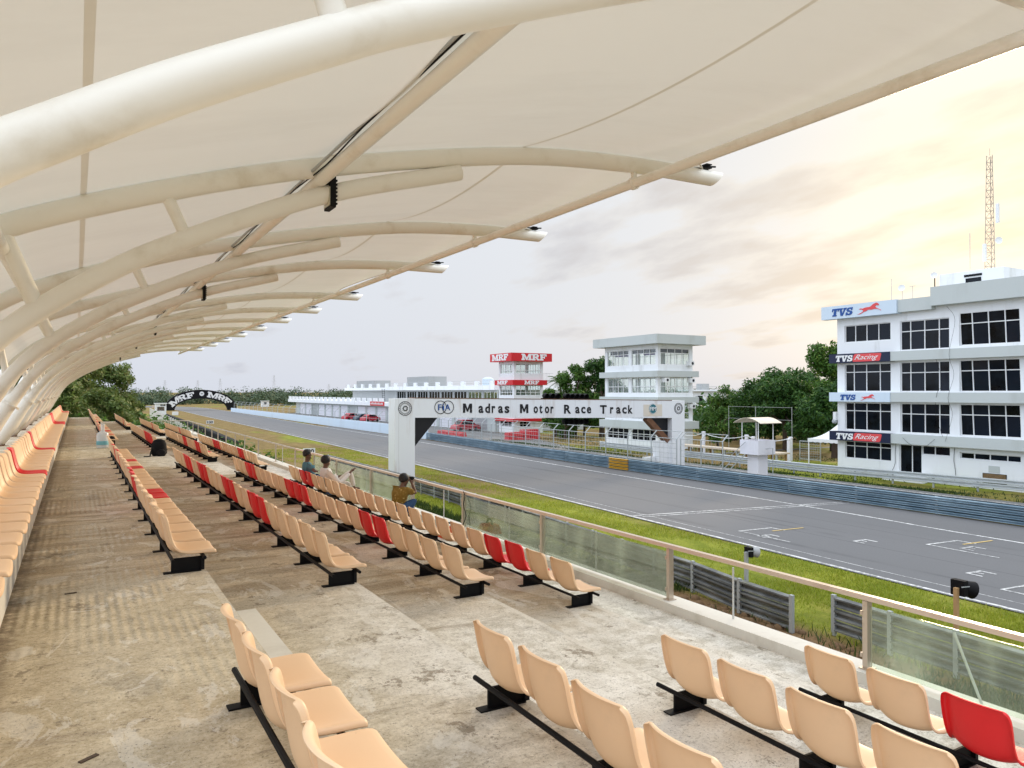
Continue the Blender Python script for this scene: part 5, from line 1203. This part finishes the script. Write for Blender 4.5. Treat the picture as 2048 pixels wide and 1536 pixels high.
# right-hand trees beside the office block
tree('dark broad tree under the sky, left of the office block', 68.5, 59, 8.7, 5.0, M['leaf'], 15000, .20, .4, 22, base=.25)
tree('tall tree touching the office block, bright against the sky', 66.5, 49.5, 11.2, 4.4, M['leafbright'], 12000, .20, .4, 18, base=.3)
tree('low bushy tree at the left edge of the dark clump', 70.5, 66.5, 7.0, 4.2, M['leafbright'], 9000, .20, .35, 16, base=.2)
tree('dark tree shading the marquee', 60, 44.5, 7.8, 4.3, M['leaf'], 12000, .19, .35, 20, base=.38)
tree('dark tree behind the marshal booth', 63.5, 53, 7.6, 4.6, M['leaf'], 12000, .19, .3, 20, base=.34)
tree('dark tree at the back of the right clump', 78, 62, 9.0, 5.5, M['leaf'], 9000, .26, .4, 18, base=.2)
tree('slim young tree left of the marshal booth', 58.5, 57.5, 4.6, 2.2, M['leafbright'], 4500, .14, .15, 12, base=.25)
tree('thin tree in front of the pale house', 66, 72.5, 6.2, 2.3, M['leafbright'], 4000, .17, .18, 10, base=.3)
# between the towers
tree('dark tall tree left of the control tower', 60.6, 80.5, 11.2, 3.7, M['leaf'], 11000, .20, .4, 18, base=.2)
tree('bright bushy tree between the two towers', 58.3, 83.5, 9.9, 4.0, M['leafbright'], 11000, .20, .35, 18, base=.15)
tree('low bright tree in front of the red sign tower', 55.9, 84.5, 6.6, 2.8, M['leafbright'], 6000, .18, .25, 14, base=.25)
tree('small tree behind the gantry beam', 54, 79.5, 4.8, 2.5, M['leaf'], 4000, .17, .2, 12, base=.4)
def palm(label, x, y, h):
    t = thing('palm_tree', label, 'tree', (x, y, 0)); MB().tube([(x,y,-.05),(x+.1,y,h*.5),(x,y,h)], [.18,.13,.12], 8).build('trunk', M['bark'], t)
    V = []
    for i in range(16):
        a = i*2.4; el = .9-(i/16)*1.3
        for s in np.linspace(.15, 1, 16):
            L = 2.0*s; p = np.array((x+math.cos(a)*L*math.cos(el*(1-.3*s)), y+math.sin(a)*L*math.cos(el*(1-.3*s)), h+L*math.sin(el)-.85*s*s)); u = np.array((math.cos(a), math.sin(a), -.3)); v = np.array((-math.sin(a), math.cos(a), -.5))
            for sg in (-1, 1):
                q = v*np.array((sg, sg, 1))*.42*(1.1-s*.6); V += [p, p+u*.05, p+q+u*.12, p+q*.6]
    quad_obj('fronds', np.array(V), M['leaf'], t, (x,y,0))
palm('palm crown rising beside the dark tall tree', 60.6, 84.5, 9.0); palm('lower palm crown between the towers', 58.6, 87.5, 7.6)
# scrub beyond the far end of the stand
for i, (x, y, h, cr, m_, lab) in enumerate(((-4.5,84,9.5,5.2,'leafolive','tall scrub tree half hidden behind the canopy feet'),(.2,88,10.2,4.6,'leafolive','tallest scrub tree beyond the far end of the stand'),(3.4,96,9.3,4.0,'leafolive','olive scrub tree, rightmost of the tall ones past the stand'),(-1.5,76,7.0,4.0,'leafolive','dark scrub tree right behind the last seats'),(2.2,79,6.2,3.4,'leafolive','dark scrub tree in front of the tallest one'),(5.4,108,6.0,3.2,'leafolive','lower scrub tree where the grove slopes down'),(6.0,122,5.0,3.0,'leafolive','small scrub tree at the right end of the grove'),(-9,90,10,5.5,'leafolive','dark scrub tree seen between the canopy feet'))):
    tree(lab, x, y, h, cr, M[m_], 9500, .19, .11, 34, base=.10, group=None, squash=1.0, rf=(.13,.25))
def mass(name, label, n, boxes, size, mat, cat):
    cl = []
    for (x0,x1,y0,y1,h0,h1,k,r0,r1) in boxes:
        for i in range(k):
            r = RNG.uniform(r0, r1); cl.append(((RNG.uniform(x0,x1), RNG.uniform(y0,y1), RNG.uniform(h0,h1)), r))
    o = quad_obj(name, leaves(n, cl, size), mat); tag(o, label, cat, kind='stuff'); return o
mass('undergrowth', 'green weeds and low bushes along the old fence past the stand', 26000, [(-4.5,5.2,53.6,57,1.0,4.1,150,.4,.75),(-4,9,58,76,.1,2.8,60,.6,1.1),(7,13,66,150,.2,1.0,60,.6,1.5),(9,13,60,100,.2,.6,30,.5,.9),(6.9,9.0,34,52,.4,2.6,70,.4,.8)], .15, M['leafbright'], 'bushes')
mass('far_treeline', 'distant line of scrub trees along the horizon behind the arch', 170000, [(-60,420,395,430,.5,4.6,520,3.0,4.8),(60,330,330,350,.3,3.2,260,2.2,3.6),(300,700,300,420,1.,4.,160,3,5),(10,45,375,385,.3,2.4,60,1.5,2.6),(90,330,200,240,.5,2.0,90,1.5,2.6)], .55, M['leaffar'], 'treeline')
mass('far_treeline', 'darker scrub behind the right trees and the office block', 16000, [(75,140,60,110,.8,3.0,60,2,3.5),(90,220,20,60,.8,3.5,60,2,3.5)], .5, M['leaf'], 'treeline')
# trees behind the stand, outside the picture (seen only as reflections and shade)
# grass
def blades(n, f, hmin, hmax, w, mat, name, label, cat='grass'):
    xy = f(n); n = len(xy); h = RNG.uniform(hmin, hmax, n); a = RNG.uniform(0, 6.283, n); ln = RNG.uniform(.1, .8, n)*h; a2 = RNG.uniform(0, 6.283, n)
    b0 = np.stack([xy[:,0], xy[:,1], np.full(n, -.03)], 1); u = np.stack([np.cos(a), np.sin(a), np.zeros(n)], 1)*w; tip = b0+np.stack([np.cos(a2)*ln, np.sin(a2)*ln, h], 1); mid = (b0*.5+tip*.5)+np.array((0,0,.12))*h[:,None]
    V = np.stack([b0-u, b0+u, mid+u*.8, tip], 1).reshape(-1, 3); o = quad_obj(name, V, mat); tag(o, label, cat, kind='stuff'); return o
NEx = np.array([p[0] for p in NE]); NEy = np.array([p[1] for p in NE])
def patchy(xy, s, thr):
    q = np.sin(xy[:,0]*s+1.3)*np.sin(xy[:,1]*s*.45+.4)+.6*np.sin(xy[:,0]*s*2.3+xy[:,1]*s*.9)+.5*np.sin(xy[:,1]*s*1.7); return xy[q+RNG.normal(size=len(xy))*.55 > thr]
def verge(n):
    y = 5+RNG.random(n)**1.7*75; e = np.interp(y, NEy, NEx); x = 15.9+(e-16.0)*RNG.random(n); return patchy(np.stack([x, y], 1), .8, -.35)
blades(120000, verge, .04, .13, .012, M['grass'], 'grass', 'yellow green grass on the verge between guard rail and track')
def foot(n):
    y = 5+RNG.random(n)*34; x = 12.2+3.9*RNG.random(n); xy = np.stack([x, y], 1); xy = xy[~((xy[:,1] > 9.5) & (xy[:,1] < 17) & (RNG.random(len(xy)) < .93))]; return patchy(xy, 1.1, -.1)
blades(60000, foot, .06, .30, .014, M['weed'], 'weeds', 'rough weeds on the earth between the stand and guard rail', 'weeds')
def far_side(n):
    y = 12+RNG.random(n)*70; x = np.where(RNG.random(n) < .5, 44.3+1.2*RNG.random(n), 46+14*RNG.random(n)); return patchy(np.stack([x, y], 1), .6, -.1)
blades(30000, far_side, .05, .16, .03, M['weed'], 'grass', 'green grass around the pit lane guard rail and trees')
q = MB()
for i in range(260):
    x, y = RNG.uniform(13.2, 15.7), RNG.uniform(9.0, 17.0); r = RNG.uniform(.03, .16); q.lathe((x,y,-.04), [(r,0),(r*.9,r*.4),(r*.45,r*.75),(.01,r*.85)], 6)
tag(q.build('earth_clods', paint('loose_earth', (.15,.09,.045), .95, (.06,.035,.02), .7, 4, False), smooth=True), 'loose brown clods of earth below the stand wall', 'earth', kind='stuff')

# ------------------------------------------------------------------ people
def skin(name, joints, edges, mat, parent, root=0, sub=2):
    ids = list(joints); o_ = Vector(parent['_o'])
    me = bpy.data.meshes.new(name); me.from_pydata([Vector(joints[k][0])-o_ for k in ids], [(ids.index(a), ids.index(b_)) for a, b_ in edges], []); me.update()
    o = bpy.data.objects.new(name, me); COL.objects.link(o); sk = o.modifiers.new('skin', 'SKIN'); sk.use_smooth_shade = True
    for k, sv_ in zip(ids, me.skin_vertices[0].data):
        r = joints[k][1]; sv_.radius = r if isinstance(r, tuple) else (r, r); sv_.use_root = (k == ids[root])
    ss = o.modifiers.new('sub', 'SUBSURF'); ss.levels = sub
    bake(o); o.data.materials.clear(); o.data.materials.append(mat); o.parent = parent
    o.data.polygons.foreach_set('use_smooth', [True]*len(o.data.polygons)); return o
def lerp(a, b_, f): return tuple(a[i]+(b_[i]-a[i])*f for i in range(3))
def person(label, P, face, shirt, legs, feet=True, sc=1.0, group=None):
    """P: joint positions; face: unit xy direction the head looks"""
    t = thing('person', label, 'person', P['base'], group); fx_, fy_ = face; hd = Vector(P['head']); sx_ = Vector((fy_, -fx_, 0)); fw = Vector((fx_, fy_, 0))
    J = {'pel': (P['pelvis'], .09*sc), 'sp': (lerp(P['pelvis'], P['chest'], .5), .085*sc), 'ch': (P['chest'], .085*sc), 'nk': (lerp(P['chest'], P['head'], .52), .05*sc), 'hb': (tuple(hd-Vector((0,0,.06*sc))+fw*.01), .07*sc), 'hm': (tuple(hd+fw*.005), .088*sc), 'ht': (tuple(hd+Vector((0,0,.075*sc))), .068*sc),
         'nose': (tuple(hd+fw*.105*sc-Vector((0,0,.02*sc))), .014*sc), 'chin': (tuple(hd+fw*.075*sc-Vector((0,0,.085*sc))), .028*sc), 'e1': (tuple(hd+sx_*.09*sc-Vector((0,0,.01))), .018*sc), 'e2': (tuple(hd-sx_*.09*sc-Vector((0,0,.01))), .018*sc)}
    E_ = [('pel','sp'),('sp','ch'),('ch','nk'),('nk','hb'),('hb','hm'),('hm','ht'),('hm','nose'),('hb','chin'),('hm','e1'),('hm','e2')]
    SJ = {'pel': (lerp(P['pelvis'], P['chest'], -.05), .145*sc), 'sp': (J['sp'][0], .145*sc), 'ch': (P['chest'], .155*sc), 'nk': (lerp(P['chest'], P['head'], .36), .07*sc)}; SE = [('pel','sp'),('sp','ch'),('ch','nk')]
    LJ = {'pel': (P['pelvis'], .13*sc)}; LE = []
    for s in 'lr':
        sh, el, wr = P['sh'+s], P['el'+s], P['wr'+s]; J['sh'+s] = (sh, .040*sc); J['el'+s] = (el, .04*sc); J['wr'+s] = (wr, .026*sc); E_ += [('ch','sh'+s),('sh'+s,'el'+s),('el'+s,'wr'+s)]
        dv = (Vector(wr)-Vector(el)).normalized(); side = dv.cross(Vector((0,0,1))); side = side.normalized() if side.length > .05 else Vector((1,0,0)); palm_ = Vector(wr)+dv*.055*sc; J['pa'+s] = (tuple(palm_), (.034*sc,.016*sc)); E_.append(('wr'+s,'pa'+s)); bend = Vector(P.get('curl'+s, (0,0,-.6)))
        for q in range(4):
            k0 = Vector(palm_)+dv*.035*sc+side*(-.027+.018*q)*sc; k1 = k0+(dv*.9+bend*.3).normalized()*(.036,.042,.040,.030)[q]*sc; k2 = k1+(dv*.5+bend*.8).normalized()*.028*sc
            for nm, p_, r_ in (('a',k0,.0095),('b',k1,.0085),('c',k2,.007)): J[f'f{q}{nm}{s}'] = (tuple(p_), r_*sc)
            E_ += [('pa'+s,f'f{q}a{s}'),(f'f{q}a{s}',f'f{q}b{s}'),(f'f{q}b{s}',f'f{q}c{s}')]
        th0 = Vector(palm_)+side*.035*sc-dv*.02*sc; th1 = th0+(side*.6+dv*.6).normalized()*.035*sc; J['t0'+s] = (tuple(th0), .011*sc); J['t1'+s] = (tuple(th1), .009*sc); E_ += [('pa'+s,'t0'+s),('t0'+s,'t1'+s)]
        hip, kn, an, toe = P['hip'+s], P['kn'+s], P['an'+s], P['toe'+s]
        J['hip'+s] = (hip, .075*sc); J['kn'+s] = (kn, .05*sc); J['an'+s] = (an, .034*sc); J['toe'+s] = (toe, (.04*sc,.022*sc)); E_ += [('pel','hip'+s),('hip'+s,'kn'+s),('kn'+s,'an'+s),('an'+s,'toe'+s)]
        SJ['sh'+s] = (sh, .085*sc); SJ['ue'+s] = (lerp(sh, el, P.get('sleeve', .75)), .060*sc); SE += [('ch','sh'+s),('sh'+s,'ue'+s)]
        if P.get('long'): SJ['fe'+s] = (lerp(el, wr, .85), .040*sc); SJ['ue'+s] = (el, .052*sc); SE += [('ue'+s,'fe'+s)]
        LJ['hip'+s] = (hip, .098*sc); LJ['kn'+s] = (kn, .070*sc); LJ['sn'+s] = (lerp(kn, an, .9), .052*sc); LE += [('pel','hip'+s),('hip'+s,'kn'+s),('kn'+s,'sn'+s)]
    skin('body', J, E_, M['skin'], t); skin('shirt', SJ, SE, shirt, t); skin('trousers', LJ, LE, legs, t)
    hc = hd-fw*.022*sc+Vector((0,0,.026*sc)); hm_ = MB(); nr = 9
    prof = [(.108*sc*math.sin(math.pi*(.02+.60*i/nr)), .112*sc*math.cos(math.pi*(.02+.60*i/nr))) for i in range(nr+1)]
    ax = (Vector((0,0,1))-fw*.55).normalized(); hm_.lathe(hc, [(r*(1+.05*math.sin(i*2.1)), h) for i, (r, h) in enumerate(prof)][::-1], 14, tuple(ax))
    hm_.build('hair', M['hair'], t, smooth=True, fix=True); return t
# squatting photographer at the railing, facing along and out over the track
B = Vector((5.86, 14.75, DECK)); f2 = Vector((.80, .35, 0)).normalized(); sd = Vector((f2.y, -f2.x, 0))
v3 = lambda f, s, z: tuple(B+f2*f+sd*s+Vector((0,0,z)))
pp = dict(base=tuple(B), pelvis=v3(-.10,0,.20), chest=v3(.02,0,.53), head=v3(.13,.0,.79), sleeve=.8)
for s, g_ in (('l',-1),('r',1)):
    pp.update({'sh'+s: v3(.05,.17*g_,.57), 'el'+s: v3(.24,.22*g_,.50), 'wr'+s: v3(.27,.08*g_,.70), 'curl'+s: (0,0,.5), 'hip'+s: v3(-.08,.10*g_,.19), 'kn'+s: v3(.27,.19*g_,.36), 'an'+s: v3(.04,.13*g_,.07), 'toe'+s: v3(.19,.16*g_,.03)})
person('person squatting at the railing taking a photo, patterned olive shirt and jeans', pp, (f2.x, f2.y), M['olive'], M['jeans'])
k = MB(); c0 = Vector(v3(.30,0,.79)); k.bar(c0-sd*.06, c0+sd*.06, .05, .08); k.tube([c0, c0+f2*.10], .03, 10)
tag(k.build('camera', M['black'], org=tuple(c0)), 'black camera held to the face by the squatting person', 'camera')
# man in white slouched across the front row
SY = 16.35; sz = EDGE[4][1]+.155
pw = dict(base=(4.85,SY,sz), pelvis=(4.86,SY+.02,sz+.11), chest=(4.74,SY+.02,sz+.42), head=(4.77,SY+.03,sz+.68), sleeve=.8, long=True,
  shl=(4.76,SY+.20,sz+.46), ell=(4.93,SY+.33,sz+.22), wrl=(5.17,SY+.27,sz+.30), shr=(4.76,SY-.17,sz+.46), elr=(5.0,SY-.24,sz+.20), wrr=(5.30,SY-.10,sz+.43), curlr=(0,0,-.8),
  hipl=(4.93,SY+.10,sz+.10), knl=(5.32,SY+.14,sz+.14), anl=(5.36,SY+.14,DECK+.08), toel=(5.52,SY+.15,DECK+.03),
  hipr=(4.93,SY-.09,sz+.11), knr=(5.28,SY-.06,sz+.42), anr=(5.40,SY-.0,sz+.04), toer=(5.54,SY+.02,sz+.02))
person('person in white shirt and pale trousers sitting in the front row, one knee raised', pw, (.80,.60), M['shirtwhite'], M['trousers'], sc=.98)
SY = 17.95; 
pw = dict(base=(4.85,SY,sz), pelvis=(4.86,SY,sz+.10), chest=(4.76,SY,sz+.42), head=(4.79,SY+.01,sz+.70), sleeve=.75,
  shl=(4.78,SY+.18,sz+.46), ell=(4.90,SY+.26,sz+.22), wrl=(5.10,SY+.14,sz+.16), shr=(4.78,SY-.18,sz+.46), elr=(4.84,SY-.44,sz+.34), wrr=(4.80,SY-.68,sz+.37), curlr=(0,0,-.8),
  hipl=(4.93,SY+.10,sz+.10), knl=(5.28,SY+.12,sz+.14), anl=(5.30,SY+.12,DECK+.08), toel=(5.46,SY+.14,DECK+.03),
  hipr=(4.93,SY-.10,sz+.10), knr=(5.28,SY-.12,sz+.14), anr=(5.30,SY-.12,DECK+.08), toer=(5.46,SY-.13,DECK+.03))
person('person in teal shirt sitting in the front row, arm along the seat backs', pw, (.93,-.35), M['teal'], M['jeans'], sc=.98)

# ------------------------------------------------------------------ small things left on the stand
x, y, z = .62, 23.2, 4.473
t = thing('water_jar', 'large clear plastic water jar with blue label on the floor by the aisle', 'jar', (x, y, z))
MB().lathe((x,y,z+.002), [(.13,0),(.15,.02),(.15,.36),(.14,.40),(.05,.46),(.045,.62),(.055,.62),(.055,.66),(.02,.665)], 20).build('bottle', M['plastic'], t, smooth=True)
MB().lathe((x,y,z+.09), [(.1515,0),(.1525,.005),(.1525,.10),(.1515,.105)], 20).build('label', plain('blue_label', (.18,.46,.54), .5), t, smooth=True)
t = thing('backpack', 'black backpack slumped on the terrace against the seat row', 'backpack', (2.02, 23.3, 4.197))
q = MB(); n = 10; vs = []
prof = [(.17,0),(.21,.06),(.215,.2),(.20,.34),(.15,.43),(.06,.47)]
q.lathe((0,0,0), prof, 16); q.v = [(2.02+v[0]*.95, 23.3+v[1]*.75, 4.199+v[2]) for v in q.v]; q.build('bag_body', M['blacksoft'], t, smooth=True)
q = MB(); q.lathe((0,0,0), [(.1,0),(.135,.05),(.13,.13),(.06,.19)], 14); q.v = [(2.06+v[0]*.9, 23.08+v[1]*.6, 4.199+v[2]) for v in q.v]; q.build('front_pocket', M['blacksoft'], t, smooth=True)
MB().tube([(1.85,23.25,4.42),(1.80,23.2,4.3),(1.78,23.1,4.21),(1.70,23.0,4.205),(1.62,23.05,4.205)], .018, 6).build('strap', M['blacksoft'], t)
t = thing('cap', 'dark cap with white front lying on the end seat', 'cap', (.90, 24.1, 4.64)); MB().lathe((.86,24.15,4.635), [(.10,0),(.10,.04),(.075,.09),(.02,.11)], 14).build('crown', M['blacksoft'], t, smooth=True); MB().lathe((.95,24.12,4.637), [(.085,0),(.09,.006),(.02,.02)], 12).build('peak', M['signwhite'], t)
t = thing('tool_bag', 'orange and black bag behind the front row seats', 'bag', (5.85, 12.3, DECK)); MB().hexa([(5.68,12.12,DECK+.001),(6.0,12.12,DECK+.001),(6.0,12.5,DECK+.001),(5.68,12.5,DECK+.001)], [(5.72,12.16,DECK+.17),(5.96,12.16,DECK+.17),(5.96,12.46,DECK+.17),(5.72,12.46,DECK+.17)]).build('bag_body', plain('orange_fabric', (.62,.09,.02), .8), t)
MB().tube([(5.84,12.2,DECK+.17),(5.84,12.24,DECK+.26),(5.84,12.36,DECK+.26),(5.84,12.42,DECK+.17)], .018, 6).build('handle', M['black'], t)
for i, (x, y, a, lab) in enumerate(((-.02,6.6,.2,'dark leaf litter scrap on the near terrace'),(.06,3.6,.6,'small dark scrap at the foot of the near terrace'))):
    tag(MB().bar((x-.05*math.cos(a),y-.05*math.sin(a),4.476),(x+.03*math.cos(a),y+.03*math.sin(a),4.476),.022,.005).build('litter', M['bark'], org=(x,y,4.473)), lab, 'litter')
for o in S.objects:
    if '_o' in o: del o['_o']
